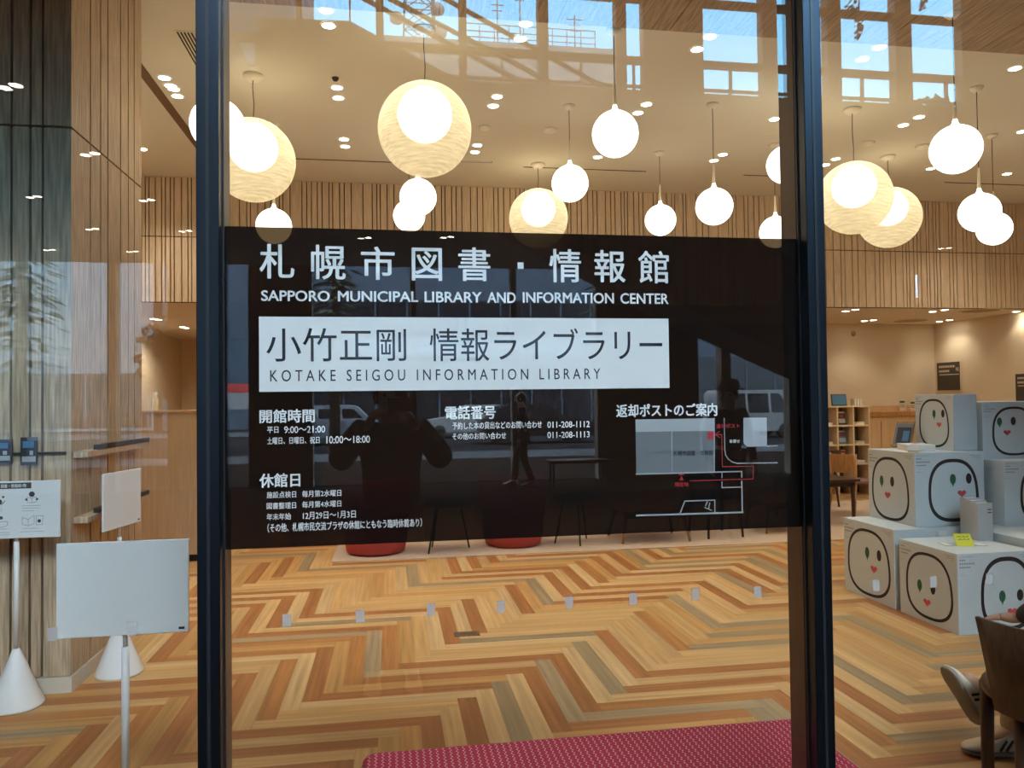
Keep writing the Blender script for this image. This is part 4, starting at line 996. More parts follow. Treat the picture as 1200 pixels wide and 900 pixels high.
# ================================================================== people
def skin_obj(name, nodes, edges, mt, parent, root=0, lev=2):
    me = bpy.data.meshes.new(name); me.from_pydata([n[0] for n in nodes], edges, []); me.materials.append(mt)
    o = bpy.data.objects.new(name, me); COL.objects.link(o); o.parent = parent
    md = o.modifiers.new('skin', 'SKIN'); md.use_smooth_shade = True
    sk = me.skin_vertices[0]
    for k, n in enumerate(nodes):
        r = n[1]; sk.data[k].radius = (r, r) if not isinstance(r, tuple) else r; sk.data[k].use_root = (k == root)
    sub(o, lev); return o
def hand_nodes(nodes, edges, wi, wrist, fdir, pn, thumb, curl=0.35):
    # palm, four unequal bent fingers, a thumb leaving the side of the palm near its base
    f = Vector(fdir).normalized(); n = Vector(pn).normalized(); s = Vector(thumb).normalized(); w = Vector(wrist)
    base = len(nodes); palm = w+f*0.05; nodes.append((palm, (0.032, 0.018))); edges.append((wi, base))
    for k, (off, ln_) in enumerate(((0.030, 0.068), (0.011, 0.078), (-0.009, 0.072), (-0.028, 0.055))):
        kn = w+f*(0.092-abs(off-0.008)*0.25)+s*off; nodes.append((kn, 0.0105)); i0 = len(nodes)-1; edges.append((base, i0))
        a = kn+(f*math.cos(curl)+n*math.sin(curl))*ln_*0.5; nodes.append((a, 0.009)); edges.append((i0, i0+1))
        e = a+(f*math.cos(curl*2.2)+n*math.sin(curl*2.2))*ln_*0.5; nodes.append((e, 0.0075)); edges.append((i0+1, i0+2))
    tb = w+f*0.03+s*0.034; nodes.append((tb, 0.012)); i0 = len(nodes)-1; edges.append((base, i0))
    nodes.append((tb+(f*0.7+s*0.6+n*0.25).normalized()*0.035, 0.010)); edges.append((i0, i0+1))
    nodes.append((tb+(f*0.9+s*0.45+n*0.4).normalized()*0.062, 0.0085)); edges.append((i0+1, i0+2))
def person(label, loc, rz, J, coat, trousers, hair_col, bare_head=True, shoes=m['sole'], group=None, long_hair=False, bulk=1.0):
    t = thing('person', label, 'person', loc, rz, group)
    V_ = lambda k: Vector(J[k])
    nodes = [(V_('pelvis'), 0.115), (V_('waist'), 0.105), (V_('chest'), (0.135, 0.105)), (V_('neck'), 0.052), (V_('chin'), 0.062), (V_('head'), (0.082, 0.098)), (V_('crown'), (0.058, 0.066))]
    edges = [(0, 1), (1, 2), (2, 3), (3, 4), (4, 5), (5, 6)]
    for sd in ('l', 'r'):
        i = len(nodes); nodes += [(V_('sho_'+sd), 0.055), (V_('elb_'+sd), 0.040), (V_('wri_'+sd), (0.028, 0.022))]; edges += [(2, i), (i, i+1), (i+1, i+2)]
        hd = J['hand_'+sd]; hand_nodes(nodes, edges, i+2, V_('wri_'+sd), hd[0], hd[1], hd[2], hd[3])
        i = len(nodes); nodes += [(V_('hip_'+sd), 0.088), (V_('kne_'+sd), 0.056), (V_('ank_'+sd), 0.038), (V_('toe_'+sd), (0.036, 0.026))]; edges += [(0, i), (i, i+1), (i+1, i+2), (i+2, i+3)]
    skin_obj('body', nodes, edges, m['skin'], t)
    # coat
    B_ = bulk; nodes = [(V_('pelvis')-(V_('waist')-V_('pelvis'))*0.35, 0.145*B_), (V_('waist'), 0.135*B_), (V_('chest'), (0.168*B_, 0.132)), (V_('neck')-(V_('neck')-V_('chest'))*0.25, 0.075)]
    edges = [(0, 1), (1, 2), (2, 3)]
    for sd in ('l', 'r'):
        i = len(nodes); nodes += [(V_('sho_'+sd), 0.072*B_), (V_('elb_'+sd), 0.058*B_), (V_('wri_'+sd)-(V_('elb_'+sd)-V_('wri_'+sd))*0.04, 0.044)]; edges += [(2, i), (i, i+1), (i+1, i+2)]
    skin_obj('jacket', nodes, edges, coat, t)
    nodes = [(V_('pelvis'), 0.135)]; edges = []
    for sd in ('l', 'r'):
        i = len(nodes); nodes += [(V_('hip_'+sd), 0.102), (V_('kne_'+sd), 0.073), (V_('ank_'+sd)+(V_('kne_'+sd)-V_('ank_'+sd))*-0.03, 0.066)]; edges += [(0, i), (i, i+1), (i+1, i+2)]
    skin_obj('trousers', nodes, edges, trousers, t)
    # face and hair
    up = (V_('crown')-V_('chin')).normalized(); fw = Vector(J['face']).normalized(); rt = fw.cross(up).normalized(); hc = V_('head')
    Mh = Matrix((( rt.x, fw.x, up.x), (rt.y, fw.y, up.y), (rt.z, fw.z, up.z))).to_4x4()
    b = MB()
    for k in range(2): b.lathe([(r*1.0, z) for r, z in sphere_prof(0.011, 6)], c=hc+Mh@Vector(((k*2-1)*0.032, 0.088, 0.0)), seg=10, mt=m['dark'])
    b.build('eyes', None, t)
    b = MB(); b.loft([[hc+Mh@Vector(p) for p in ring] for ring in (((-0.008, 0.090, 0.0), (0.008, 0.090, 0.0), (0, 0.098, 0.004)), ((-0.017, 0.088, -0.042), (0.017, 0.088, -0.042), (0, 0.118, -0.038)), ((-0.01, 0.085, -0.05), (0.01, 0.085, -0.05), (0, 0.10, -0.05)))])
    b.box(-0.024, 0.024, 0.080, 0.092, -0.078, -0.068, m['redprint'], M=Matrix.Translation(hc) @ Mh)
    for k in (-1, 1): b.lathe([(r*0.6, z*1.3) for r, z in sphere_prof(0.022, 6)], c=hc+Mh@Vector((k*0.090, -0.005, -0.012)), seg=8)
    o = b.build('face_features', None, t); o.data.materials.clear(); o.data.materials.append(m['skin']); o.data.materials.append(m['redprint'])
    b = MB(); rings = []
    for k in range(11):
        v = k/10; zz = 0.125-v*(0.125+(0.17 if long_hair else 0.055)); ring = []
        for s in range(24):
            a = 2*PI*s/24; fr = max(0.0, math.sin(a)); rr = 0.104*math.sin(min(1.0, 0.12+v*1.5)*PI/2)
            zz2 = max(zz, 0.045+0.02*math.cos(3*a)) if (fr > 0.35 and zz < 0.045) else zz
            ring.append(hc+Mh@Vector((rr*math.cos(a)*0.92, rr*math.sin(a)*1.06-0.006, zz2)))
        rings.append(ring)
    b.loft(rings); b.build('hair', hair_col, t)
    for sd in ('l', 'r'):
        an, to = V_('ank_'+sd), V_('toe_'+sd); sneaker(t, an, to, J.get('sole_'+sd, (0, 0, -1)))
    return t
def sneaker(t, an, to, dn):
    # heel under the ankle, sole towards dn, toe beyond the toe joint
    dn = Vector(dn).normalized(); f = (to-an); f = (f-dn*f.dot(dn)).normalized(); s = f.cross(dn).normalized()
    bot = an+dn*0.085
    prof = [(-0.075, 0.020, 0.000, 0.050), (-0.070, 0.034, 0.0, 0.085), (-0.045, 0.040, 0, 0.108), (0.0, 0.041, 0, 0.112), (0.040, 0.040, 0, 0.092), (0.085, 0.043, 0, 0.070), (0.130, 0.047, 0.0, 0.056), (0.170, 0.043, 0.004, 0.046), (0.195, 0.030, 0.008, 0.036), (0.205, 0.012, 0.012, 0.026)]
    def rings(zlo, ztop, grow):
        R = []
        for x, w, zb_, h in prof:
            ring = []
            w2 = w+grow; top = h if ztop is None else min(h, ztop)
            for k in range(16):
                a = 2*PI*k/16; cx_ = math.copysign(abs(math.cos(a))**0.7, math.cos(a))*w2; sz_ = math.copysign(abs(math.sin(a))**0.7, math.sin(a))
                zc_ = (zlo+zb_+top)/2; hz = max(0.003, (top-zlo-zb_)/2)
                ring.append(bot+f*(x*(1+grow*2))+s*cx_-dn*(zc_+sz_*hz))
            R.append(ring)
        return R
    up = MB().loft(rings(0.016, None, 0.0)).build('shoe', m['shoe'], t)
    MB().loft(rings(0.0, 0.022, 0.003)).build('sole', m['sole'], up)
    b = MB()
    for k in range(4):
        x = 0.035+k*0.022; h = 0.092-(x-0.04)*0.49
        b.tube([bot+f*x+s*0.026-dn*(h-0.008), bot+f*(x+0.008)-dn*(h+0.004), bot+f*x-s*0.026-dn*(h-0.008)], 0.0035, 6)
    for sg in (-1, 1):
        for k in range(2):
            b.tube([bot+f*(0.015+k*0.025)+s*sg*0.041-dn*0.075, bot+f*(0.045+k*0.025)+s*sg*0.0445-dn*0.03], 0.005, 6)
    b.build('laces', m['outline'], up)

# foreground chair with a seated person at the right edge
pc = onZ(1149, 726, 0.735)
cxx, cyy = pc.x+0.405, pc.y
t = thing('shell_chair', 'dark walnut shell-back chair cut by the right edge of the picture, foreground', 'chair', (cxx, cyy, 0))
MB().lathe([(0, 0.405), (0.28, 0.405), (0.315, 0.415), (0.315, 0.44), (0.29, 0.452), (0, 0.455)], seg=36).build('seat', m['darkwood'], t)
rings = []
for k in range(33):
    a = D2R(180-4)+D2R(188)*k/32; c_, s_ = math.cos(a), math.sin(a); ring = []
    for rr, z in ((0.322, 0.40), (0.390, 0.74), (0.405, 0.738), (0.338, 0.395)): ring.append((c_*rr, s_*rr, z))
    rings.append(ring)
MB().loft(rings, smooth=True).build('backrest', m['darkwood'], t)
for a, q in ((-0.275, -0.03), (0.275, -0.03), (-0.20, 0.22), (0.20, 0.22)): MB().tube([(a, q, 0.42), (a*1.0, q*1.02, 0)], [0.026, 0.022], 12).build('leg', m['darkwood'], t)
def loc_(px, py, Y): 
    p = onY(px, py, Y); return (p.x-cxx, p.y-cyy, p.z)
hx, hy = 0.22, 0.08
Ya = cyy+0.42
ank_l = loc_(1149, 817, Ya+0.02); toe_l = loc_(1131, 788, Ya+0.02); kn_l = loc_(1215, 781, Ya-0.02)
fl = onZ(1186, 884, 0.0)
ank_r = (fl.x-cxx+0.0, fl.y-cyy, 0.085); toe_r = (ank_r[0]-0.12, ank_r[1]+0.03, 0.03)
J = dict(pelvis=(hx+0.06, hy-0.06, 0.60), waist=(hx+0.08, hy-0.08, 0.72), chest=(hx+0.09, hy-0.04, 0.92), neck=(hx+0.08, hy+0.03, 1.09), chin=(hx+0.07, hy+0.07, 1.16), head=(hx+0.06, hy+0.085, 1.235), crown=(hx+0.06, hy+0.08, 1.32), face=(-0.3, 1, -0.15),
         sho_l=(hx-0.06, hy+0.0, 1.00), sho_r=(hx+0.25, hy-0.03, 1.00), elb_l=(hx-0.03, hy+0.16, 0.74), elb_r=(hx+0.29, hy+0.16, 0.76), wri_l=(hx-0.06, hy+0.36, 0.585), wri_r=(hx+0.20, hy+0.40, 0.62),
         hand_l=((-0.5, 0.8, -0.1), (0, -0.2, -1), (1, 0.4, 0), 0.25), hand_r=((-0.4, 1, -0.1), (0, -0.2, -1), (-1, 0, 0), 0.25),
         hip_l=(hx-0.03, hy-0.02, 0.565), hip_r=(hx+0.14, hy-0.02, 0.565), kne_l=kn_l, kne_r=(hx+0.12, hy+0.40, 0.46),
         ank_l=ank_l, toe_l=toe_l, ank_r=ank_r, toe_r=toe_r, sole_l=(-0.85, -0.1, -0.52), sole_r=(0, 0, -1))
person('seated person in beige trousers and white sneakers with crossed legs, at the right edge', (cxx, cyy, 0), 0, J, m['shirt'], m['beige'], m['hair'])

# ================================================================== the hall behind the viewer and the street beyond, seen mirrored in the glass
FV = 12.7
def RX(px, py, Yv): return onY(px, py, Yv).x
def R3(px, py, Yv): p = onY(px, py, Yv); return Vector((p.x, -p.y, p.z))
HX0, HX1, HZ = -16.0, 22.0, 16.5
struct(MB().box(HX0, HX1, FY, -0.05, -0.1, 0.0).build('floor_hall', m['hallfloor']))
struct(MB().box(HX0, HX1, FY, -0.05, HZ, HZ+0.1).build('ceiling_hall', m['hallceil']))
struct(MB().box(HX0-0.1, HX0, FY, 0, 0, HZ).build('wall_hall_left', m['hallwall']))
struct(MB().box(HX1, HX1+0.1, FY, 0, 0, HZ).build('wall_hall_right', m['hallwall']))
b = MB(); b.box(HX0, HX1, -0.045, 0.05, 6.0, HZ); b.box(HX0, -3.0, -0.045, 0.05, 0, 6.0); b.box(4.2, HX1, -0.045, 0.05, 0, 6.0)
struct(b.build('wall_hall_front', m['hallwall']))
struct(MB().box(HX0, HX1, FY+0.02, -5.0, 4.12, 4.5).build('ceiling_gallery', m['hallceil']))
struct(MB().box(HX0, -1.2, -5.0, -4.0, 4.12, 4.5).build('ceiling_gallery_left', m['hallceil']))
# street front: solid bays between the openings
zsill = R3(860, 143, FV).z; zhead = R3(400, 309, FV).z
def bays(y, opens, z0, z1, mb):
    x = HX0
    for a, e in opens:
        xa, xe = RX(a, y, FV), RX(e, y, FV); mb.box(x, xa, FY-0.25, FY, z0, z1); x = xe
    mb.box(x, HX1, FY-0.25, FY, z0, z1)
b = MB()
upper = [(262, 347), (354, 409.5), (411, 441), (450, 539), (547.5, 632), (643, 723), (735, 755), (825, 895), (912, 971), (987, 1051), (1070, 1129)]
lower = [(-60, 125), (135, 196), (256, 291), (366, 482), (488, 600), (606, 700), (819, 846), (857, 925), (935, 972)]
bays(90, upper, zsill, HZ, b)
b.box(HX0, HX1, FY-0.25, FY, zhead, zsill)
lower.append((1076, 1134)); bays(450, lower, 0, zhead, b)
zl_ = R3(1105, 349, FV).z; xa, xe = RX(1074, 335, FV), RX(1136, 335, FV); b.box(xa, xe, FY-0.25, FY, 0, zl_)
for px in (1088, 1105, 1119): x = RX(px, 335, FV); b.box(x-0.06, x+0.06, FY-0.25, FY, zl_, zhead)
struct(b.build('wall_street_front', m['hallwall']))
b = MB()
for y in (75, 3.5):
    z = R3(860, y, FV).z; b.box(HX0, HX1, FY-0.2, FY-0.02, z-0.055, z+0.055)
z = R3(860, 105, FV).z; zt_ = R3(860, 75, FV).z
b.box(HX0, HX1, FY-0.15, FY-0.05, z-0.02, z+0.02)
for px in (300, 380, 495, 590, 683, 745, 859, 941, 1014, 1113): x = RX(px, 110, FV); b.box(x-0.018, x+0.018, FY-0.15, FY-0.05, zsill, zt_)
struct(b.build('window_4', m['hallwall']))
portal('clerestory_daylight', RX(250, 80, FV), RX(1140, 80, FV), FY+0.03, zsill, HZ)
portal('shopfront_daylight', RX(-60, 450, FV), RX(1210, 450, FV), FY+0.03, 0.02, zhead)

# gallery downlights
first = True
for px, py in ((100, 181), (35, 231), (168, 235), (104, 268.5), (213.5, 271), (54.5, 293), (152, 295), (423, 279), (520, 278), (1103, 291), (5, 102)):
    p = onZ(px, py, 4.12)
    for k, dx in ((0, 0.0), (1, 0.11)):
        q = Vector((p.x+dx, -p.y+dx*0.6, 4.12))
        if q.y < FY+0.1 or (q.y > -5.0 and q.x > -1.2): continue
        downlight(q, 'tiny downlight pair dot in the hall ceiling, mirrored in the glass', 'hall downlights mirrored in the glass', power=6)

# staircase in the hall
t = thing('staircase', 'dark staircase with rails mirrored in the upper glass, descending to the right', 'staircase', (3.0, -8.5, 4.5))
def put_in(o, par):
    o.parent = par; o.matrix_parent_inverse = Matrix.Translation(-Vector(par.location)); return o
Yv = 8.4
A = [R3(*p, Yv) for p in ((300, 20), (410, 24), (600, 127), (760, 212), (1012, 345), (1012, 457), (820, 369), (690, 300), (410, 150), (300, 140))]
b = MB(); dd = Vector((0, -1.3, 0))
def quadplate(i, j, k, l): b.loft([[A[i], A[j], A[k], A[l]], [A[i]+dd, A[j]+dd, A[k]+dd, A[l]+dd]], smooth=False)
quadplate(0, 1, 8, 9); quadplate(1, 2, 7, 8); quadplate(2, 3, 6, 7); quadplate(3, 4, 5, 6)
put_in(b.build('flight', m['hallwall']), t)
for pts in (((300, -68), (430, 0), (600, 90), (695, 145)), ((330, -68), (460, 0), (600, 72), (707, 132)), ((400, -65), (525, 0), (645, 67), (722, 110)), ((740, 156), (826, 159), (930, 222)), ((740, 172), (826, 176), (930, 240))):
    put_in(MB().tube([R3(*p, 8.4) for p in pts], 0.035, 8).build('handrail', m['hallwall'], None), t)
# hanging vine at the top of the right windows
for px, lab in ((1003, 'ochre hanging vine mirrored at the top, right of the right black post'), (1078, 'short ochre hanging vine mirrored at the top, second from the right post')):
    top = R3(px, -60, 9.0); low = R3(px, 45 if px < 1050 else 11, 9.0)
    t = thing('hanging_vine', lab, 'plant', (top.x, top.y, low.z)); b = MB(); L = top.z-low.z
    for k in range(110):
        f_ = random.random(); z = f_*L; r_ = 0.05+0.12*f_; c_ = Vector((random.gauss(0, r_*0.5)+0.05*math.sin(z*8), random.gauss(0, r_*0.5), z)); s_ = random.uniform(0.025, 0.05)
        u = Vector((random.gauss(0, 1), random.gauss(0, 1), random.gauss(0, 1))).normalized(); v = u.orthogonal().normalized()
        b.face([c_-u*s_, c_+v*s_*0.7, c_+u*s_, c_-v*s_*0.7])
    b.build('leaves', m['vine'], t)
    MB().tube([(0, 0, 0.02), (0.05, 0, L*0.5), (0, 0, L), (0, 0, HZ-low.z)], 0.012, 6).build('stem', m['bark'], t)
# bench in the hall
c = R3(678, 567, 11.4)
t = thing('hall_bench', 'dark low bench mirrored in the sign below the telephone numbers', 'bench', (c.x, c.y, 0))
MB().box(-0.55, 0.55, -0.2, 0.2, 0.44, 0.50, bevel=0.01).build('seat', m['darkwood'], t)
for a in (-0.48, 0.48):
    for q in (-0.15, 0.15): MB().tube([(a, q, 0), (a, q, 0.44)], 0.02, 8).build('leg', m['black'], t)

# street
struct(MB().box(-90, 90, -75, FY-0.26, -0.12, -0.02).build('ground_road', m['asphalt']))
struct(MB().box(-60, 60, -18.95, FY-0.27, -0.02, 0.0).build('ground_forecourt', m['hallfloor']))
tag(MB().box(-60, 60, -22.0, -19.0, -0.02, 0.0).build('pavement', m['pave']), 'pale pavement strip along the street, mirrored in the sign', 'pavement', kind='structure')
tag(MB().box(-60, 60, -42, -36, -0.02, 0.02).build('pavement_far', m['pave']), 'far pavement across the street, mirrored in the sign', 'pavement', kind='structure')
def office(name, lab, px0, px1, Yv, z1, depth, body, bands):
    x0, x1 = RX(px0, 400, Yv), RX(px1, 400, Yv)
    t = thing(name, lab, 'building', ((x0+x1)/2, -Yv-depth/2, 0)); w = (x1-x0)/2
    MB().box(-w, w, -depth/2, depth/2, -0.02, z1).build('walls', body, t)
    for z0, zz1, mt, nm in bands:
        o = MB().box(-w+0.2, w-0.2, depth/2-0.05, depth/2+0.05, z0, zz1).build(nm, mt, t)
        if mt is m['darkglass']:
            b = MB(); n = int(2*w/1.9)
            for k in range(n+1): xx = -w+0.3+k*(2*w-0.6)/max(1, n); b.box(xx-0.05, xx+0.05, depth/2+0.04, depth/2+0.10, z0, zz1)
            b.build('glazing_bars', body, o)
    return t, w
office('office_building', 'long low pale building across the street, mirrored in the sign title', 358, 765, 46, 12.5, 10, m['concrete'], ((0.2, 4.4, m['darkglass'], 'shopfront'), (5.6, 7.9, m['darkglass'], 'window_band')))
office('shop_building', 'low shop with a pale fascia across the street, mirrored right of the white plate', 800, 1010, 44, 6.6, 8, m['concrete'], ((0.2, 4.2, m['darkglass'], 'shopfront'),))
office('side_building', 'pale building across the street, mirrored over the clad wall at the left', -260, 180, 50, 15.0, 8, m['concrete3'], ((0.2, 3.6, m['darkglass'], 'shopfront'),))
office('tower_block', 'tall grey block beyond the street, mirrored at the top beside the left post', 190, 349, 48, 46, 12, m['concrete'], ((12, 16, m['darkglass'], 'window_band'), (18, 22, m['darkglass'], 'window_band'), (24, 28, m['darkglass'], 'window_band')))
zr_ = R3(600, 50, 60).z
t, w = office('roof_block', 'large beige block with a railed roof and aerials, mirrored in the upper glass', 448, 738, 60, zr_, 14, m['concrete2'], ((zr_-9, zr_-6.5, m['darkglass'], 'window_band'), (zr_-13.5, zr_-11, m['darkglass'], 'window_band')))
b = MB(); x0, x1 = RX(545, 40, 60)-t.location.x, RX(698, 40, 60)-t.location.x
for q in (0.4, 0.9, 1.5): b.tube([(x0, 6.8, zr_+q), (x1, 6.8, zr_+q)], 0.05, 6)
k = x0
while k <= x1+0.01: b.tube([(k, 6.8, zr_), (k, 6.8, zr_+1.5)], 0.05, 6); k += (x1-x0)/9
b.build('roof_railing', m['steel'], t)
for px, hh in ((612, 5.5), (645, 9.0), (677, 3.2), (585, 4.5)):
    x = RX(px, 40, 60)-t.location.x; b = MB().tube([(x, 6, zr_), (x, 6, zr_+hh)], 0.06, 6)
    for q in range(3): b.tube([(x-0.7+q*0.15, 6, zr_+hh-0.4-q*0.5), (x+0.7-q*0.15, 6, zr_+hh-0.4-q*0.5)], 0.04, 6)
    b.build('aerial', m['steel'], t)
# lattice tower
c = R3(491, 47, 64)
t = thing('lattice_tower', 'steel lattice telecom tower with dishes, mirrored above the largest rippled globe', 'tower', (c.x, c.y, zr_))
b = MB(); L = 22; wb, wtp = 1.35, 0.8
def cpt(i, z): w_ = wb+(wtp-wb)*z/L; return (w_*(1, 1, -1, -1)[i], w_*(1, -1, -1, 1)[i], z)
for i in range(4): b.tube([cpt(i, 0), cpt(i, L)], 0.09, 6)
nb = 12
for k in range(nb):
    z0, z1 = L*k/nb, L*(k+1)/nb
    for i in range(4): b.tube([cpt(i, z0), cpt((i+1) % 4, z1)], 0.05, 4); b.tube([cpt((i+1) % 4, z0), cpt(i, z1)], 0.05, 4); b.tube([cpt(i, z1), cpt((i+1) % 4, z1)], 0.05, 4)
b.build('lattice', m['steel'], t)
for x, z in ((-1.9, 3.2), (1.8, 2.2), (-1.7, 1.0), (1.6, 4.2), (1.9, 0.8)):
    MB().lathe([(0, -0.25), (0.45, -0.15), (0.6, 0.1), (0.6, 0.2), (0, 0.2)], c=(x, 0.6, z), seg=14, M=Matrix.Rotation(PI/2, 4, 'X')).build('dish', m['steel'], t)
# trees
def conifer(px, Yv, h, r, lab):
    c = R3(px, 500, Yv); t = thing('conifer_tree', lab, 'tree', (c.x, c.y, -0.02), 0, 'street conifers mirrored in the glass'); b = MB()
    for k in range(900):
        f_ = random.random()**0.8; z = 2.0+f_*(h-2.0); tier = (z*1.3) % 1.0; rr = r*(1-f_)**0.8*(1.05-0.55*tier)*math.sqrt(random.random()); a = random.random()*2*PI
        c_ = Vector((rr*math.cos(a), rr*math.sin(a), z-rr*0.18)); d = Vector((math.cos(a), math.sin(a), -0.35)).normalized(); s_ = d.cross(Vector((0, 0, 1))).normalized(); L_ = random.uniform(0.25, 0.5)
        b.face([c_-d*L_*0.4, c_+s_*L_*0.3, c_+d*L_, c_-s_*L_*0.3])
    b.build('foliage', m['leaf'], t); MB().tube([(0, 0, 0), (0.05, 0, h*0.5), (0, 0, h*0.97)], [0.20, 0.12, 0.02], 10).build('trunk', m['bark'], t)
conifer(392, 24, 9.6, 1.5, 'dark conifer mirrored behind the second title character of the sign')
conifer(727, 23, 10.0, 2.2, 'wide dark conifer mirrored right of the sign title')
conifer(22, 22, 10.5, 1.9, 'dark conifer mirrored over the clad wall at the left edge')
def round_tree(px, Yv, h, r, lab):
    c = R3(px, 500, Yv); t = thing('street_tree', lab, 'tree', (c.x, c.y, -0.02), 0, 'street trees mirrored in the glass'); b = MB()
    for k in range(800):
        u = Vector((random.gauss(0, 1), random.gauss(0, 1), random.gauss(0, 1))).normalized(); c_ = u*r*random.random()**0.4; c_.z = c_.z*1.2+h-r*1.1; v = Vector((random.gauss(0, 1), random.gauss(0, 1), random.gauss(0, 1))).normalized(); w_ = v.orthogonal().normalized(); L_ = random.uniform(0.12, 0.26)
        b.face([c_-v*L_, c_+w_*L_*0.6, c_+v*L_, c_-w_*L_*0.6])
    b.build('foliage', m['leaf'], t); MB().tube([(0, 0, 0), (0.08, 0, h*0.5), (0, 0, h*0.85)], [0.16, 0.11, 0.04], 10).build('trunk', m['bark'], t)
round_tree(1096, 26, R3(1096, 116, 26).z, 1.0, 'round tree crown mirrored low in the window above the right globes')
round_tree(205, 24, 4.4, 1.2, 'bushy street tree mirrored over the plywood counter')
# vehicles
def car(lab, px, Yv, L, H, Wd, paint, van=False, flip=1):
    c = R3(px, 500, Yv); t = thing('van' if van else 'car', lab, 'van' if van else 'car', (c.x, c.y, -0.02))
    if van:
        lo = [(-L/2, 0.28), (L/2, 0.28), (L/2+0.02, 0.75), (L/2-0.08, 0.98), (-L/2, 0.98)]; cab = [(-L/2+0.02, 0.98), (L/2-0.10, 0.98), (L/2-0.55, H-0.12), (L/2-0.75, H), (-L/2+0.10, H), (-L/2, H-0.15)]
    else:
        lo = [(-L/2, 0.30), (L/2, 0.28), (L/2+0.02, 0.60), (L/2-0.10, 0.76), (L/2-1.1, 0.90), (-L/2+0.5, 0.95), (-L/2, 0.88)]; cab = [(-L/2+0.25, 0.93), (L/2-1.15, 0.90), (L/2-1.75, H-0.08), (L/2-2.1, H), (-L/2+1.1, H), (-L/2+0.75, H-0.06)]
    def prism(mb, pts, w0, w1, zt):
        R = []
        for sgn in (-1, 1): R.append([(x*flip, sgn*(w0+(w1-w0)*max(0, (z-0.9))/(zt-0.9)), z) for x, z in pts])
        mb.loft(R, smooth=False)
    b = MB(); prism(b, lo, Wd/2, Wd/2, H); prism(b, cab, Wd/2-0.03, Wd/2-0.16, H); body = b.build('body', paint, t)
    # side windows and windscreen set just proud of the cabin
    x0 = min(p[0] for p in cab)+0.22; x1 = max(p[0] for p in cab)-0.30; zl, zh = 1.0, H-0.14
    for sgn in (-1, 1):
        yl = Wd/2-0.03-0.13*0.1/(H-0.9)+0.006; yh = Wd/2-0.03-0.13*(zh-0.9)/(H-0.9)+0.006
        xs = [x0+(x1-x0)*k/3 for k in range(4)]
        b = MB()
        for k in range(3):
            a, e = xs[k]+0.05, xs[k+1]-0.05; sl = 0.35 if not van else 0.25
            ah = a+(sl if k == 0 and not van else 0); eh = e-(sl+0.25 if k == 2 else 0)
            b.loft([[(a*flip, sgn*yl, zl), (e*flip, sgn*yl, zl), (eh*flip, sgn*yh, zh), (ah*flip, sgn*yh, zh)], [(a*flip, sgn*(yl-0.02), zl), (e*flip, sgn*(yl-0.02), zl), (eh*flip, sgn*(yh-0.02), zh), (ah*flip, sgn*(yh-0.02), zh)]], smooth=False)
        b.build('side_windows', m['darkglass'], t)
    for x in (-L/2+0.75, L/2-0.80):
        for sgn in (-1, 1):
            MB().lathe([(0, -0.10), (0.22, -0.10), (0.30, -0.08), (0.31, 0.0), (0.30, 0.08), (0.22, 0.10), (0, 0.10)], c=(x*flip, sgn*(Wd/2-0.09), 0.31), seg=22, M=Matrix.Rotation(PI/2, 4, 'X')).build('wheel', m['tyre'], t)
    b = MB(); b.box(L/2*flip-0.04, L/2*flip+0.04, -Wd/2+0.1, -Wd/2+0.4, 0.62, 0.74, m['white']); b.box(L/2*flip-0.04, L/2*flip+0.04, Wd/2-0.4, Wd/2-0.1, 0.62, 0.74, m['white']); b.build('headlights', None, t)
    return t
car('pale blue car mirrored in the sign behind the opening-hours heading', 372, 28, 4.5, 1.5, 1.75, m['carblue'], flip=-1)
car('white sedan mirrored in the sign above the telephone heading', 552, 32, 4.5, 1.42, 1.75, m['carwhite'], flip=-1)
car('black sedan mirrored in the sign right of the telephone heading', 628, 26.5, 4.3, 1.45, 1.75, m['carblack'])
car('white van mirrored in the sign beside the map heading', 882, 27, 3.5, 1.9, 1.6, m['carwhite'], van=True)
c = R3(276, 463, 34)
t = thing('street_signboard', 'red and white street signboard mirrored in the far left of the sign', 'signboard', (c.x, c.y, -0.02))
MB().box(-1.4, 1.4, -0.06, 0.06, 1.35, 2.1).build('panel', m['carwhite'], t); MB().box(-1.4, 1.4, -0.07, 0.07, 2.101, 2.5).build('red_band', m['signred'], t)
for a in (-1.2, 1.2): MB().tube([(a, 0, 0), (a, 0, 1.35)], 0.05, 8).build('post', m['steel'], t)

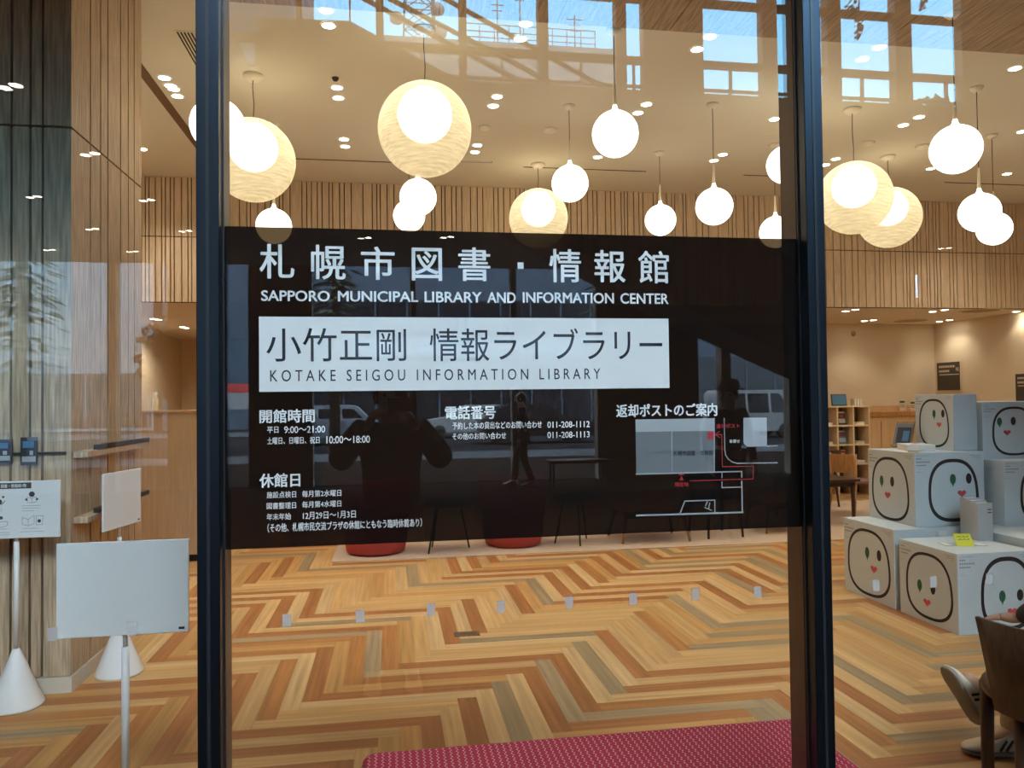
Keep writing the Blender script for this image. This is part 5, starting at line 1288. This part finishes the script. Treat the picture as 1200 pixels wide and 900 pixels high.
# mirrored people: the photographer, a person in a hat, a walker by the street front
def standing(h=1.0, arms='down', stride=0.0):
    J = dict(pelvis=(0, 0, 0.95), waist=(0, 0.01, 1.10), chest=(0, 0.0, 1.30), neck=(0, 0.0, 1.46), chin=(0, 0.03, 1.52), head=(0, 0.035, 1.595), crown=(0, 0.02, 1.68), face=(0, 1, -0.05),
             sho_l=(-0.17, 0, 1.39), sho_r=(0.17, 0, 1.39), hip_l=(-0.09, 0, 0.90), hip_r=(0.09, 0, 0.90), kne_l=(-0.10, 0.03+stride*0.5, 0.50), kne_r=(0.10, 0.03-stride*0.3, 0.50),
             ank_l=(-0.10, stride, 0.085), ank_r=(0.10, -stride, 0.085), toe_l=(-0.11, 0.13+stride, 0.03), toe_r=(0.11, 0.13-stride, 0.03))
    if arms == 'photo':
        J.update(elb_l=(-0.29, 0.10, 1.22), elb_r=(0.29, 0.10, 1.22), wri_l=(-0.125, 0.285, 1.42), wri_r=(0.125, 0.285, 1.42),
                 hand_l=((0.45, 0.45, 0.8), (0.8, 0.2, -0.5), (0, -1, 0.5), 0.5), hand_r=((-0.45, 0.45, 0.8), (-0.8, 0.2, -0.5), (0, -1, 0.5), 0.5))
    else:
        J.update(elb_l=(-0.25, -0.02, 1.12), elb_r=(0.25, -0.02, 1.12), wri_l=(-0.26, 0.06, 0.87), wri_r=(0.26, 0.06, 0.87),
                 hand_l=((0, 0.15, -1), (1, 0, 0), (0, 1, 0), 0.3), hand_r=((0, 0.15, -1), (-1, 0, 0), (0, 1, 0), 0.3))
    return J
py_ = CAM.y-0.385
person('photographer in dark clothes holding up a phone, mirrored as a dark figure in the sign', (0.0, py_, 0), 0, standing(arms='photo'), m['navycloth'], m['navycloth'], m['hair'], bulk=1.22)
ph = MB().box(-0.074, 0.074, -0.004, 0.004, -0.036, 0.036, bevel=0.003).build('phone_body', m['dark'])
t = thing('phone', 'dark phone held level by the mirrored photographer', 'phone', (0.06, CAM.y-0.016, CAM.z-0.012)); ph.parent = t
b = MB(); b.lathe([(0, 0), (0.005, 0), (0.005, 0.0012), (0, 0.0012)], c=(-0.06, 0.0042, 0.012), seg=14, M=Matrix.Rotation(-PI/2, 4, 'X')); b.build('lens_ring', m['black'], t)
c = R3(856, 600, 6.0)
person('hatted person in a dark coat mirrored in the sign before the white van', (c.x, c.y, 0), 0, standing(), m['navycloth'], m['shirt'], m['hair'])
c2 = c
t = thing('sun_hat', 'dark brimmed hat on the mirrored person in front of the white van', 'hat', (c.x, c.y+0.03, 1.655))
MB().lathe([(0.17, -0.01), (0.175, 0.0), (0.112, 0.015), (0.107, 0.08), (0.08, 0.11), (0, 0.115)], seg=28).build('crown_and_brim', m['dark'], t); MB().lathe([(0.1135, 0.018), (0.112, 0.042)], seg=28).build('band', m['shirt'], t)
c = R3(613, 560, 11.9)
person('walking person in dark clothes mirrored in the sign below the telephone numbers', (c.x, c.y, 0), D2R(100), standing(stride=0.17), m['navycloth'], m['navycloth'], m['hair'])
